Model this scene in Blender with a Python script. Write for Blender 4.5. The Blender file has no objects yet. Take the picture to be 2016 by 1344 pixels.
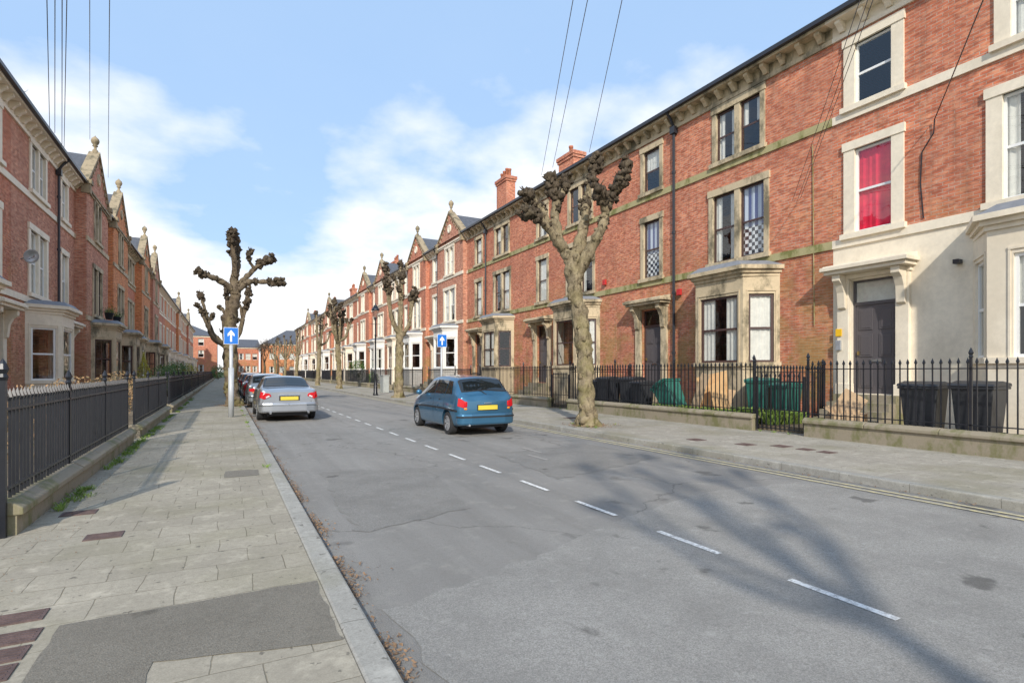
import bpy, bmesh, math, random
from math import sin, cos, pi, radians, sqrt, atan2
from mathutils import Vector, Matrix, noise
random.seed(7)
C = bpy.context.scene.collection
F_=1060.0; S_,C_=0.4710,0.8821; HZ=731.0; CZ=1.57
def onlat(x,y,lat):
    """point of the lateral plane X=lat seen in direction (x,y)"""
    p=(x-1008)/F_; Z=lat/(p*C_+S_)
    return Vector((lat, Z*(C_-p*S_), CZ+(HZ-y)/F_*Z))
# ------------------------------------------------------------------ materials
def nt(name):
    m=bpy.data.materials.new(name); m.use_nodes=True
    t=m.node_tree; b=t.nodes['Principled BSDF']; return m,t,b
def N(t,typ,**k):
    n=t.nodes.new(typ)
    for a,v in k.items(): setattr(n,a,v)
    return n
def L(t,a,b): t.links.new(a,b)
def rgba(c): return (c[0],c[1],c[2],1)
def mixc(t,fac,a,b,mode='MIX'):
    n=t.nodes.new('ShaderNodeMix'); n.data_type='RGBA'; n.blend_type=mode
    for s,v in ((0,fac),(6,a),(7,b)):
        if hasattr(v,'links') : L(t,v,n.inputs[s])
        else: n.inputs[s].default_value = v if s==0 else rgba(v)
    return n.outputs[2]
def noi(t,vec,scale,detail=4,rough=.55):
    n=N(t,'ShaderNodeTexNoise'); n.inputs['Scale'].default_value=scale; n.inputs['Detail'].default_value=detail; n.inputs['Roughness'].default_value=rough
    if vec is not None: L(t,vec,n.inputs['Vector'])
    return n.outputs[0]
def ramp(t,v,a,b,ca=0,cb=1):
    n=N(t,'ShaderNodeMapRange'); n.inputs[1].default_value=a; n.inputs[2].default_value=b; n.inputs[3].default_value=ca; n.inputs[4].default_value=cb
    L(t,v,n.inputs[0]); return n.outputs[0]
def bump(t,b,h,dist,strength=.6):
    n=N(t,'ShaderNodeBump'); n.inputs['Distance'].default_value=dist; n.inputs['Strength'].default_value=strength
    L(t,h,n.inputs['Height']); L(t,n.outputs[0],b.inputs['Normal'])
def plain(name,col,rough=.6,metal=0,var=.0,scale=3,spec=None,bmp=0):
    m,t,b=nt(name); b.inputs['Roughness'].default_value=rough; b.inputs['Metallic'].default_value=metal
    if spec is not None: b.inputs['Specular IOR Level'].default_value=spec
    if var>0:
        tc=N(t,'ShaderNodeTexCoord'); f=noi(t,tc.outputs['Object'],scale,6,.65)
        f=ramp(t,f,.3,.7)
        c=mixc(t,f,[x*(1-var) for x in col],[min(1,x*(1+var*.6)) for x in col]); L(t,c,b.inputs['Base Color'])
        if bmp: bump(t,b,noi(t,tc.outputs['Object'],scale*8,5),bmp)
    else: b.inputs['Base Color'].default_value=rgba(col)
    return m
def brickmat(name,c1,c2,mort,moss=.35,dark=.35):
    m,t,b=nt(name); tc=N(t,'ShaderNodeTexCoord'); sp=N(t,'ShaderNodeSeparateXYZ'); L(t,tc.outputs['Object'],sp.inputs[0])
    ad=N(t,'ShaderNodeMath',operation='ADD'); L(t,sp.outputs[0],ad.inputs[0]); L(t,sp.outputs[1],ad.inputs[1])
    cb=N(t,'ShaderNodeCombineXYZ'); L(t,ad.outputs[0],cb.inputs[0]); L(t,sp.outputs[2],cb.inputs[1])
    br=N(t,'ShaderNodeTexBrick'); L(t,cb.outputs[0],br.inputs['Vector'])
    br.inputs['Scale'].default_value=1; br.inputs['Brick Width'].default_value=.23; br.inputs['Row Height'].default_value=.078
    br.inputs['Mortar Size'].default_value=.009; br.inputs['Mortar Smooth'].default_value=.3; br.inputs['Bias'].default_value=.0
    br.inputs['Color1'].default_value=rgba(c1); br.inputs['Color2'].default_value=rgba(c2); br.inputs['Mortar'].default_value=rgba(mort)
    oi=N(t,'ShaderNodeObjectInfo')
    va=N(t,'ShaderNodeVectorMath',operation='ADD'); L(t,tc.outputs['Object'],va.inputs[0]); L(t,oi.outputs['Location'],va.inputs[1])
    big=noi(t,va.outputs[0],.55,6,.62); fine=noi(t,va.outputs[0],7,5,.7); pat=noi(t,va.outputs[0],1.9,5,.7)
    fl=N(t,'ShaderNodeMapping'); fl.inputs['Scale'].default_value=(4.4,4.4,13); L(t,va.outputs[0],fl.inputs[0]); br2=noi(t,fl.outputs[0],1.2,2,.5)
    fl2=N(t,'ShaderNodeMapping'); fl2.inputs['Scale'].default_value=(3.1,3.1,10); fl2.inputs['Location'].default_value=(5,3,9); L(t,va.outputs[0],fl2.inputs[0]); br3=noi(t,fl2.outputs[0],1.3,2,.5)
    vs_=N(t,'ShaderNodeMapping'); vs_.inputs['Scale'].default_value=(2.2,2.2,.18); L(t,va.outputs[0],vs_.inputs[0]); strk=noi(t,vs_.outputs[0],1.4,5,.65)
    c=mixc(t,ramp(t,br2,.42,.66,0,.75),br.outputs['Color'],[x*.5 for x in c2])
    c=mixc(t,ramp(t,br3,.50,.70,0,.7),c,(min(1,c1[0]*1.15),c1[1]*1.6,c1[2]*1.8))
    c=mixc(t,ramp(t,big,.42,.66,0,dark),c,(c2[0]*.55,c2[1]*.68,c2[2]*.8))
    c=mixc(t,ramp(t,pat,.50,.72,0,.4),c,(c2[0]*.75,c2[1]*1.05,c2[2]*1.3))
    c=mixc(t,ramp(t,strk,.54,.72,0,.45),c,(.16,.09,.055))
    c=mixc(t,ramp(t,fine,.52,.75,0,.45),c,(mort[0],mort[1]*.9,mort[2]*.85))
    zz=ramp(t,sp.outputs[2],7.0,.8); mn=noi(t,va.outputs[0],1.3,5,.6); mm=N(t,'ShaderNodeMath',operation='MULTIPLY'); L(t,zz,mm.inputs[0]); L(t,ramp(t,mn,.42,.60,0,moss),mm.inputs[1])
    c=mixc(t,mm.outputs[0],c,(.28,.23,.07))
    L(t,c,b.inputs['Base Color']); b.inputs['Roughness'].default_value=.9; b.inputs['Specular IOR Level'].default_value=.25
    inv=N(t,'ShaderNodeMath',operation='SUBTRACT'); inv.inputs[0].default_value=1; L(t,br.outputs['Fac'],inv.inputs[1]); bump(t,b,inv.outputs[0],.006,.7)
    return m
def stone(name,col,stain,amt,scale=1.6,rough=.85):
    m,t,b=nt(name); tc=N(t,'ShaderNodeTexCoord'); oi=N(t,'ShaderNodeObjectInfo'); va=N(t,'ShaderNodeVectorMath',operation='ADD'); L(t,tc.outputs['Object'],va.inputs[0]); L(t,oi.outputs['Location'],va.inputs[1])
    mp=N(t,'ShaderNodeMapping'); mp.inputs['Scale'].default_value=(1,1,.55); L(t,va.outputs[0],mp.inputs[0])
    a=noi(t,mp.outputs[0],scale,7,.68); f=noi(t,va.outputs[0],scale*9,5,.7)
    c=mixc(t,ramp(t,f,.35,.7,0,.45),col,[x*.72 for x in col])
    c=mixc(t,ramp(t,a,.48,.62,0,amt),c,stain)
    L(t,c,b.inputs['Base Color']); b.inputs['Roughness'].default_value=rough; bump(t,b,f,.004,.5)
    return m
M={}
M['brick_r']=brickmat('red_brick',(.72,.235,.12),(.58,.165,.09),(.56,.45,.36),.7,.45)
M['brick_o']=brickmat('orange_brick',(.80,.29,.11),(.70,.22,.08),(.56,.42,.31),.15,.25)
M['brick_b']=brickmat('brown_brick',(.68,.28,.165),(.56,.20,.12),(.52,.43,.35),.3,.4)
M['stone']=stone('sandstone',(.58,.47,.31),(.10,.088,.055),.85)
M['stonedark']=stone('weathered_sandstone',(.38,.30,.19),(.10,.09,.055),.8,2.4)
M['stonegreen']=stone('algae_sandstone',(.42,.37,.19),(.15,.155,.035),.85,2.2)
M['cream']=stone('cream_paint',(.86,.76,.60),(.56,.48,.36),.45,.8,.6)
M['white']=stone('white_paint',(.82,.80,.75),(.55,.51,.43),.35,.9,.5)
M['wall_stone']=stone('mossy_wall_stone',(.30,.255,.185),(.15,.15,.055),.85,3)
M['slate']=plain('slate',(.10,.105,.12),.6,0,.35,4)
M['brown']=plain('brown_frame',(.075,.04,.035),.4)
M['wframe']=plain('white_frame',(.8,.8,.78),.4)
M['black']=plain('black_iron',(.014,.016,.022),.32,0,.3,8)
M['pipe']=plain('pipe_black',(.025,.027,.035),.4)
M['door']=plain('dark_door_paint',(.10,.09,.095),.35)
M['net']=plain('net_curtain',(.76,.73,.66),.9,0,.14,6)
M['redflag']=plain('red_curtain',(.85,.02,.07),.9,0,.25,2.5)
M['pot']=plain('terracotta',(.42,.15,.08),.85,0,.3,6)
M['lead']=plain('lead_flashing',(.22,.23,.25),.6,0,.2,4)
M['metal']=plain('galvanised',(.45,.47,.49),.4,.5,.15,5)
M['greypost']=plain('pale_grey_post_paint',(.5,.52,.54),.45,.1,.12,6)
M['brass']=plain('brass',(.5,.38,.15),.35,.9)
M['signblue']=plain('sign_blue',(.012,.17,.62),.4)
M['signwhite']=plain('sign_white',(.85,.86,.86),.4)
M['yellow']=plain('sign_yellow',(.85,.5,.02),.4)
M['tyre']=plain('tyre',(.025,.025,.026),.85)
M['rim']=plain('alloy_rim',(.55,.56,.58),.3,.7)
M['trimblack']=plain('car_trim',(.02,.02,.022),.6)
M['redl']=plain('tail_lamp_red',(.55,.012,.018),.12)
M['amber']=plain('indicator_amber',(.8,.25,.02),.15)
M['clearl']=plain('reverse_lamp_clear',(.7,.7,.7),.1)
M['plate']=plain('rear_plate_yellow',(.72,.55,.06),.45)
M['chrome']=plain('chrome',(.75,.76,.78),.12,1)
M['binb']=plain('bin_dark',(.03,.032,.037),.5,0,.3,5)
M['bing']=plain('bin_green',(.03,.16,.125),.45,0,.3,5)
M['card']=plain('cardboard',(.60,.42,.25),.9,0,.2,5)
M['wood']=plain('plywood',(.72,.44,.20),.7,0,.25,3)
M['fistbox']=plain('cabinet_grey',(.42,.44,.42),.55,0,.15,5)
M['alarm_red']=plain('alarm_red',(.5,.03,.03),.4)
def carpaint(name,col,metal=.4):
    m,t,b=nt(name); b.inputs['Base Color'].default_value=rgba(col); b.inputs['Metallic'].default_value=metal; b.inputs['Roughness'].default_value=.32
    b.inputs['Coat Weight'].default_value=.9; b.inputs['Coat Roughness'].default_value=.04
    tc=N(t,'ShaderNodeTexCoord'); f=noi(t,tc.outputs['Object'],2.5,5,.6); L(t,ramp(t,f,.3,.8,.26,.44),b.inputs['Roughness'])
    return m
M['cblue']=carpaint('metallic_blue',(.042,.15,.26),.5); M['csilver']=carpaint('metallic_silver',(.42,.44,.47),.7)
M['cgrey']=carpaint('metallic_grey',(.30,.33,.36),.6); M['cred']=carpaint('dark_red_paint',(.25,.02,.02),.2); M['cblack']=carpaint('black_paint',(.02,.022,.025),.3)
m,t,b=nt('car_glass'); b.inputs['Base Color'].default_value=(.012,.016,.018,1); b.inputs['Roughness'].default_value=.03; b.inputs['Specular IOR Level'].default_value=.9; M['cglass']=m
m,t,b=nt('window_glass'); t.nodes.remove(b); out=t.nodes['Material Output']
tr=N(t,'ShaderNodeBsdfTransparent'); tr.inputs[0].default_value=(.94,.96,.96,1); gl=N(t,'ShaderNodeBsdfGlossy'); gl.inputs['Roughness'].default_value=.02
tc=N(t,'ShaderNodeTexCoord'); bp=N(t,'ShaderNodeBump'); bp.inputs['Distance'].default_value=.02; bp.inputs['Strength'].default_value=.2; L(t,noi(t,tc.outputs['Object'],1.8,2),bp.inputs['Height']); L(t,bp.outputs[0],gl.inputs['Normal'])
lw=N(t,'ShaderNodeLayerWeight'); lw.inputs[0].default_value=.5; pw=N(t,'ShaderNodeMath',operation='POWER'); L(t,lw.outputs['Facing'],pw.inputs[0]); pw.inputs[1].default_value=3.5
mx=N(t,'ShaderNodeMixShader'); L(t,ramp(t,pw.outputs[0],0,1,.10,.95),mx.inputs[0]); L(t,tr.outputs[0],mx.inputs[1]); L(t,gl.outputs[0],mx.inputs[2]); L(t,mx.outputs[0],out.inputs[0]); M['glass']=m
m,t,b=nt('checked_flag_curtain'); tc=N(t,'ShaderNodeTexCoord'); sp=N(t,'ShaderNodeSeparateXYZ'); L(t,tc.outputs['Object'],sp.inputs[0]); cb=N(t,'ShaderNodeCombineXYZ'); L(t,sp.outputs[0],cb.inputs[0]); L(t,sp.outputs[2],cb.inputs[1]); ck=N(t,'ShaderNodeTexChecker'); ck.inputs['Scale'].default_value=8.5; L(t,cb.outputs[0],ck.inputs['Vector'])
ck.inputs[1].default_value=(.75,.75,.76,1); ck.inputs[2].default_value=(.02,.02,.03,1)
wv=N(t,'ShaderNodeTexWave'); wv.bands_direction='X'; wv.inputs['Scale'].default_value=1.3; L(t,cb.outputs[0],wv.inputs['Vector']); st=mixc(t,ramp(t,wv.outputs[1],.45,.55),(.55,.60,.70),(.03,.05,.20))
L(t,mixc(t,ramp(t,sp.outputs[2],6.15,6.2),ck.outputs[0],st),b.inputs['Base Color']); M['checkflag']=m
# ground surfaces
m,t,b=nt('asphalt'); tc=N(t,'ShaderNodeTexCoord'); o=tc.outputs['Object']
f1=noi(t,o,150,3,.8); f2=noi(t,o,.4,7,.62); f3=noi(t,o,3.5,6,.7); f4=noi(t,o,1.1,4,.5); f6=noi(t,o,30,4,.8)
mpl=N(t,'ShaderNodeMapping'); mpl.inputs['Scale'].default_value=(2.2,.12,1); L(t,o,mpl.inputs[0]); f5=noi(t,mpl.outputs[0],1.0,5,.6)
c=mixc(t,ramp(t,f1,.28,.72),(.15,.142,.13),(.50,.475,.435)); c=mixc(t,ramp(t,f6,.5,.75,0,.4),c,(.12,.113,.103)); c=mixc(t,ramp(t,f2,.38,.66,0,.4),c,(.205,.195,.178)); c=mixc(t,ramp(t,f5,.40,.68,0,.4),c,(.175,.166,.15)); c=mixc(t,ramp(t,f3,.54,.74,0,.5),c,(.42,.40,.35)); c=mixc(t,ramp(t,f4,.64,.70,0,.6),c,(.09,.085,.077))
vo=N(t,'ShaderNodeTexVoronoi'); vo.feature='DISTANCE_TO_EDGE'; vo.inputs['Scale'].default_value=.30; wp=N(t,'ShaderNodeVectorMath',operation='ADD'); L(t,o,wp.inputs[0]); nz=N(t,'ShaderNodeTexNoise'); nz.inputs['Scale'].default_value=1.2; nz.inputs['Detail'].default_value=6; L(t,o,nz.inputs['Vector']); L(t,nz.outputs['Color'],wp.inputs[1]); L(t,wp.outputs[0],vo.inputs['Vector'])
c=mixc(t,ramp(t,vo.outputs['Distance'],.005,.0,0,.5),c,(.085,.08,.07))
L(t,c,b.inputs['Base Color']); b.inputs['Roughness'].default_value=.92; b.inputs['Specular IOR Level'].default_value=.15; bump(t,b,f1,.010,.9); M['asphalt']=m
def asph(name,lo,hi):
    m,t,b=nt(name); tc=N(t,'ShaderNodeTexCoord'); o=tc.outputs['Object']; f1=noi(t,o,120,3,.85); f2=noi(t,o,1.3,7,.68); f4=noi(t,o,1.7,4,.5); f6=noi(t,o,28,4,.8); f3=noi(t,o,4.5,6,.7)
    c=mixc(t,ramp(t,f1,.28,.72),lo,hi); c=mixc(t,ramp(t,f6,.5,.75,0,.4),c,[x*.8 for x in lo]); c=mixc(t,ramp(t,f2,.42,.7,0,.5),c,[x*1.15 for x in lo]); c=mixc(t,ramp(t,f3,.58,.74,0,.45),c,hi); c=mixc(t,ramp(t,f4,.66,.71,0,.6),c,[x*.5 for x in lo]); L(t,c,b.inputs['Base Color']); b.inputs['Roughness'].default_value=.93; b.inputs['Specular IOR Level'].default_value=.15; bump(t,b,f1,.010,.9); return m
M['asph_light']=asph('asphalt_light',(.17,.162,.147),(.54,.515,.47)); M['asph_dark']=asph('asphalt_dark',(.135,.128,.116),(.42,.40,.365))
M['asph_tan']=asph('footway_tarmac',(.145,.13,.105),(.35,.32,.265))
def slabs(name,c1,c2,mort,rot,bw,rh,ms=.004):
    m,t,b=nt(name); tc=N(t,'ShaderNodeTexCoord'); mp=N(t,'ShaderNodeMapping'); mp.inputs['Rotation'].default_value=(0,0,rot); L(t,tc.outputs['Object'],mp.inputs[0])
    wob=N(t,'ShaderNodeVectorMath',operation='MULTIPLY_ADD'); nz=N(t,'ShaderNodeTexNoise'); nz.inputs['Scale'].default_value=1.6; nz.inputs['Detail'].default_value=4; L(t,mp.outputs[0],nz.inputs['Vector']); L(t,nz.outputs['Color'],wob.inputs[0]); wob.inputs[1].default_value=(.10,.10,0); L(t,mp.outputs[0],wob.inputs[2])
    br=N(t,'ShaderNodeTexBrick'); L(t,wob.outputs[0],br.inputs['Vector']); br.inputs['Scale'].default_value=1; br.inputs['Brick Width'].default_value=bw; br.inputs['Row Height'].default_value=rh; br.inputs['Mortar Size'].default_value=ms; br.inputs['Mortar Smooth'].default_value=.6
    br.inputs['Color1'].default_value=rgba(c1); br.inputs['Color2'].default_value=rgba(c2); br.inputs['Mortar'].default_value=rgba(mort)
    o=tc.outputs['Object']; f=noi(t,o,100,3,.85); g=noi(t,o,1.0,7,.65); h=noi(t,o,5,6,.7); k=noi(t,o,24,5,.8)
    c=mixc(t,ramp(t,f,.3,.7,0,.65),br.outputs[0],[x*.48 for x in c2]); c=mixc(t,ramp(t,k,.46,.70,0,.55),c,[x*.5 for x in c2]); c=mixc(t,ramp(t,g,.40,.68,0,.55),c,[x*.62 for x in c2]); c=mixc(t,ramp(t,h,.52,.74,0,.5),c,[min(1,x*1.3) for x in c1])
    c=mixc(t,ramp(t,noi(t,o,.7,5),.48,.68,0,.45),c,(.21,.195,.11))
    c=mixc(t,ramp(t,noi(t,o,13,3),.66,.70,0,.65),c,(.10,.09,.075))
    L(t,c,b.inputs['Base Color']); b.inputs['Roughness'].default_value=.9; b.inputs['Specular IOR Level'].default_value=.15
    inv=N(t,'ShaderNodeMath',operation='SUBTRACT'); inv.inputs[0].default_value=1; L(t,br.outputs['Fac'],inv.inputs[1]); bump(t,b,inv.outputs[0],.008,.6)
    return m
M['slab_l']=slabs('paving_slabs_left',(.49,.44,.345),(.42,.375,.295),(.19,.165,.11),0,.46,.34)
M['slab_r']=slabs('paving_slabs_right',(.50,.46,.385),(.43,.395,.33),(.20,.175,.13),pi/2,.75,.5)
M['kerb']=slabs('kerb_stone',(.48,.46,.405),(.42,.40,.355),(.13,.115,.09),pi/2,.92,4)
M['soil']=plain('garden_soil',(.20,.155,.10),.95,0,.4,2.5,None,.02)
M['grass']=plain('rough_grass',(.075,.11,.035),.95,0,.4,.6)
m,t,b=nt('worn_white_paint'); tc=N(t,'ShaderNodeTexCoord'); L(t,mixc(t,ramp(t,noi(t,tc.outputs['Object'],26,7,.85),.47,.60),(.80,.79,.75),(.36,.345,.32)),b.inputs['Base Color']); b.inputs['Roughness'].default_value=.8; M['rdwhite']=m
m,t,b=nt('worn_yellow_paint'); tc=N(t,'ShaderNodeTexCoord'); L(t,mixc(t,ramp(t,noi(t,tc.outputs['Object'],12,6,.8),.42,.62),(.62,.54,.30),(.32,.30,.27)),b.inputs['Base Color']); b.inputs['Roughness'].default_value=.85; M['rdyellow']=m
m,t,b=nt('faded_white_paint'); tc=N(t,'ShaderNodeTexCoord'); L(t,mixc(t,ramp(t,noi(t,tc.outputs['Object'],14,6,.8),.34,.55),(.46,.44,.40),(.32,.305,.28)),b.inputs['Base Color']); M['rdfaded']=m
M['cover']=plain('iron_cover',(.13,.085,.075),.7,0,.4,14,None,.01)
def bark(name,c1,c2,c3):
    m,t,b=nt(name); tc=N(t,'ShaderNodeTexCoord'); o=tc.outputs['Object']; f=noi(t,o,5,7,.7); g=noi(t,o,22,5,.75); mp=N(t,'ShaderNodeMapping'); mp.inputs['Scale'].default_value=(11,11,4); L(t,o,mp.inputs[0]); h=noi(t,mp.outputs[0],1,6,.75)
    sp=N(t,'ShaderNodeSeparateXYZ'); L(t,o,sp.inputs[0])
    c=mixc(t,ramp(t,f,.35,.65),c1,c2); c=mixc(t,ramp(t,g,.5,.75,0,.7),c,c3); c=mixc(t,ramp(t,h,.50,.64,0,.85),c,[x*.3 for x in c2])
    gm=N(t,'ShaderNodeMath',operation='MULTIPLY'); L(t,ramp(t,sp.outputs[2],6,1),gm.inputs[0]); L(t,ramp(t,noi(t,o,2.2,4),.45,.6,0,.5),gm.inputs[1]); c=mixc(t,gm.outputs[0],c,(.22,.20,.07))
    L(t,c,b.inputs['Base Color']); b.inputs['Roughness'].default_value=.95; b.inputs['Specular IOR Level'].default_value=.2; bump(t,b,h,.05,1); return m
M['bark']=bark('bark',(.37,.30,.185),(.19,.148,.095),(.43,.37,.26)); M['barkd']=bark('knobby_bark',(.13,.10,.068),(.065,.05,.037),(.24,.195,.135)); M['barkm']=bark('dark_bark',(.22,.17,.11),(.12,.09,.065),(.30,.25,.18))
def leafm(name,a,b_):
    m,t,b=nt(name); tc=N(t,'ShaderNodeTexCoord'); L(t,mixc(t,ramp(t,noi(t,tc.outputs['Object'],9,3,.7),.35,.65),a,b_),b.inputs['Base Color']); b.inputs['Roughness'].default_value=.7; return m
M['lgreen']=leafm('green_leaves',(.035,.09,.02),(.12,.20,.04)); M['lyel']=leafm('yellow_leaves',(.25,.24,.02),(.42,.36,.04)); M['lbrown']=leafm('brown_leaves',(.46,.25,.12),(.18,.16,.07)); M['lweed']=leafm('weed_leaves',(.10,.19,.03),(.28,.38,.08)); M['litter']=leafm('litter_leaves',(.32,.19,.10),(.15,.10,.06))
# ------------------------------------------------------------------ mesh builder
class MB:
    def __init__(s,xf=None): s.v=[]; s.f=[]; s.xf=xf
    def add(s,vs,fs):
        n=len(s.v)
        for p in vs: s.v.append(tuple(s.xf(*p)) if s.xf else tuple(p))
        for f in fs: s.f.append([i+n for i in f])
    def box(s,x0,x1,y0,y1,z0,z1):
        s.add([(x0,y0,z0),(x1,y0,z0),(x1,y1,z0),(x0,y1,z0),(x0,y0,z1),(x1,y0,z1),(x1,y1,z1),(x0,y1,z1)],
              [(0,3,2,1),(4,5,6,7),(0,1,5,4),(1,2,6,5),(2,3,7,6),(3,0,4,7)])
    def quad(s,*p): s.add(p,[tuple(range(len(p)))])
    def prism(s,poly,z0,z1,sc=1.0):
        n=len(poly); cx=sum(p[0] for p in poly)/n; cy=sum(p[1] for p in poly)/n
        s.add([(p[0],p[1],z0) for p in poly]+[(cx+(p[0]-cx)*sc,cy+(p[1]-cy)*sc,z1) for p in poly],
              [tuple(range(n))[::-1],tuple(range(n,2*n))]+[(i,(i+1)%n,(i+1)%n+n,i+n) for i in range(n)])
    def xprism(s,poly,y0,y1):
        n=len(poly); s.add([(p[0],y0,p[1]) for p in poly]+[(p[0],y1,p[1]) for p in poly],
              [tuple(range(n)),tuple(range(n,2*n))[::-1]]+[(i+n,(i+1)%n+n,(i+1)%n,i) for i in range(n)])
    def yprism(s,poly,x0,x1):
        n=len(poly); s.add([(x0,p[0],p[1]) for p in poly]+[(x1,p[0],p[1]) for p in poly],
              [tuple(range(n))[::-1],tuple(range(n,2*n))]+[(i,(i+1)%n,(i+1)%n+n,i+n) for i in range(n)])
    def cyl(s,p,q,r0,r1=None,n=8):
        r1=r0 if r1 is None else r1; s.tube([p,q],[r0,r1],n)
    def tube(s,pts,rads,n=8,lump=0,seed=0,freq=3.0):
        pts=[Vector(p) for p in pts]; vs=[]; fs=[]; ref=None
        for i,p in enumerate(pts):
            d=(pts[min(i+1,len(pts)-1)]-pts[max(i-1,0)])
            if d.length<1e-9: d=Vector((0,0,1))
            d.normalize()
            if ref is None: ref=d.orthogonal().normalized()
            else: ref=(ref-d*ref.dot(d)).normalized()
            b2=d.cross(ref)
            for k in range(n):
                a=2*pi*k/n; q=ref*cos(a)+b2*sin(a); r=rads[i]
                if lump: r*=1+lump*(noise.noise((p+q*r)*freq+Vector((seed,seed*2.3,0)))*2+noise.noise((p+q*r)*freq*2.7+Vector((seed,0,seed))))
                vs.append(p+q*r)
        m=len(pts)
        for i in range(m-1):
            for k in range(n): fs.append((i*n+k,i*n+(k+1)%n,(i+1)*n+(k+1)%n,(i+1)*n+k))
        fs.append(tuple(range(n))[::-1]); fs.append(tuple(range((m-1)*n,m*n)))
        s.add(vs,fs)
    def lathe(s,prof,c=(0,0,0),n=12,axis='z'):
        vs=[];fs=[]
        for r,h in prof:
            for k in range(n):
                a=2*pi*k/n
                vs.append((c[0]+r*cos(a),c[1]+r*sin(a),c[2]+h) if axis=='z' else (c[0]+h,c[1]+r*cos(a),c[2]+r*sin(a)))
        for i in range(len(prof)-1):
            for k in range(n): fs.append((i*n+k,i*n+(k+1)%n,(i+1)*n+(k+1)%n,(i+1)*n+k))
        s.add(vs,fs)
    def build(s,name,mat,parent=None,smooth=False,bevel=0,loc=None):
        me=bpy.data.meshes.new(name); me.from_pydata(s.v,[],s.f); me.materials.append(mat)
        if smooth: me.polygons.foreach_set('use_smooth',[True]*len(me.polygons))
        me.update(); o=bpy.data.objects.new(name,me); C.objects.link(o)
        if parent: o.parent=parent
        if loc: o.location=loc
        if bevel: md=o.modifiers.new('Bevel','BEVEL'); md.width=bevel; md.segments=2; md.limit_method='ANGLE'
        return o
def fixn(o):
    bm=bmesh.new(); bm.from_mesh(o.data); bmesh.ops.recalc_face_normals(bm,faces=bm.faces); bm.to_mesh(o.data); bm.free(); return o
def tag(o,label=None,cat=None,group=None,kind=None):
    if label: o['label']=label
    if cat: o['category']=cat
    if group: o['group']=group
    if kind: o['kind']=kind
    return o
def empty(name,loc=(0,0,0),rz=0):
    o=bpy.data.objects.new(name,None); C.objects.link(o); o.location=loc; o.rotation_euler=(0,0,rz); o.empty_display_size=.2; return o
ORD=['first','second','third','fourth','fifth','sixth','seventh','eighth','ninth','tenth','eleventh','twelfth','thirteenth','fourteenth','fifteenth','sixteenth','seventeenth','eighteenth']
_ico={}
def ico(sub):
    if sub not in _ico:
        bm=bmesh.new(); bmesh.ops.create_icosphere(bm,subdivisions=sub,radius=1); _ico[sub]=([v.co.copy() for v in bm.verts],[[v.index for v in f.verts] for f in bm.faces]); bm.free()
    return _ico[sub]
def ball(mb,c,r,sub=2,lump=.2,sq=(1,1,1)):
    vs,fs=ico(sub); c=Vector(c); o=Vector((random.random()*20,0,0))
    mb.add([c+Vector((v.x*sq[0],v.y*sq[1],v.z*sq[2]))*(r*(1+lump*2*noise.noise(v*1.9+o))) for v in vs],fs)
# ------------------------------------------------------------------ house
def grid_wall(mb,x0,x1,z0,z1,ops,v=0,rev=.2):
    xs=sorted({x0,x1,*[a for o in ops for a in o[:2] if x0<a<x1]}); zs=sorted({z0,z1,*[a for o in ops for a in o[2:4] if z0<a<z1]})
    for i in range(len(xs)-1):
        for j in range(len(zs)-1):
            cx=(xs[i]+xs[i+1])/2; cz=(zs[j]+zs[j+1])/2
            if any(o[0]<cx<o[1] and o[2]<cz<o[3] for o in ops): continue
            mb.quad((xs[i],v,zs[j]),(xs[i+1],v,zs[j]),(xs[i+1],v,zs[j+1]),(xs[i],v,zs[j+1]))
    for o in ops:
        if len(o)>4 or not (o[3]>z0 and o[2]<z1): continue
        a,b,c,d=o[0],o[1],max(o[2],z0),min(o[3],z1)
        mb.quad((a,v,c),(a,v,d),(a,v+rev,d),(a,v+rev,c)); mb.quad((b,v,c),(b,v+rev,c),(b,v+rev,d),(b,v,d))
        mb.quad((a,v,d),(b,v,d),(b,v+rev,d),(a,v+rev,d)); mb.quad((a,v,c),(a,v+rev,c),(b,v+rev,c),(b,v,c))
def window(parent,xf,x0,x1,z0,z1,v,fm,cur,names=('window','pane','curtain'),far=False,bars=False):
    f=MB(xf); t=.065
    f.box(x0,x0+t,v,v+.06,z0,z1); f.box(x1-t,x1,v,v+.06,z0,z1); f.box(x0+t,x1-t,v,v+.06,z0,z0+t); f.box(x0+t,x1-t,v,v+.06,z1-t,z1)
    zm=(z0+z1)/2; f.box(x0+t,x1-t,v+.01,v+.05,zm-.03,zm+.03)
    w=f.build(names[0],M[fm],parent); p_=w if names[0]=='window' else parent
    p=MB(xf); p.quad((x0+t/2,v+.02,z0+t/2),(x1-t/2,v+.02,z0+t/2),(x1-t/2,v+.02,z1-t/2),(x0+t/2,v+.02,z1-t/2)); p.build(names[1],M['glass'],p_)
    if cur and not far:
        c=MB(xf); n=18; r_=random.random()
        if cur=='net' and r_>.45: s_=random.uniform(.22,.40); spans=[(x0,x0+(x1-x0)*s_),(x1-(x1-x0)*s_,x1)]
        else: spans=[(x0,x1)]
        zb=z0 if cur!='net' or random.random()<.75 else zm
        for a,b in spans:
            for i in range(n):
                u0=a+(b-a)*i/n; u1=a+(b-a)*(i+1)/n; g=lambda u: v+.085+.012*sin(u*42)+.006*sin(u*17)
                c.quad((u0,g(u0),zb),(u1,g(u1),zb),(u1,g(u1),z1),(u0,g(u0),z1))
        c.build(names[2],M[cur],p_)
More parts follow.
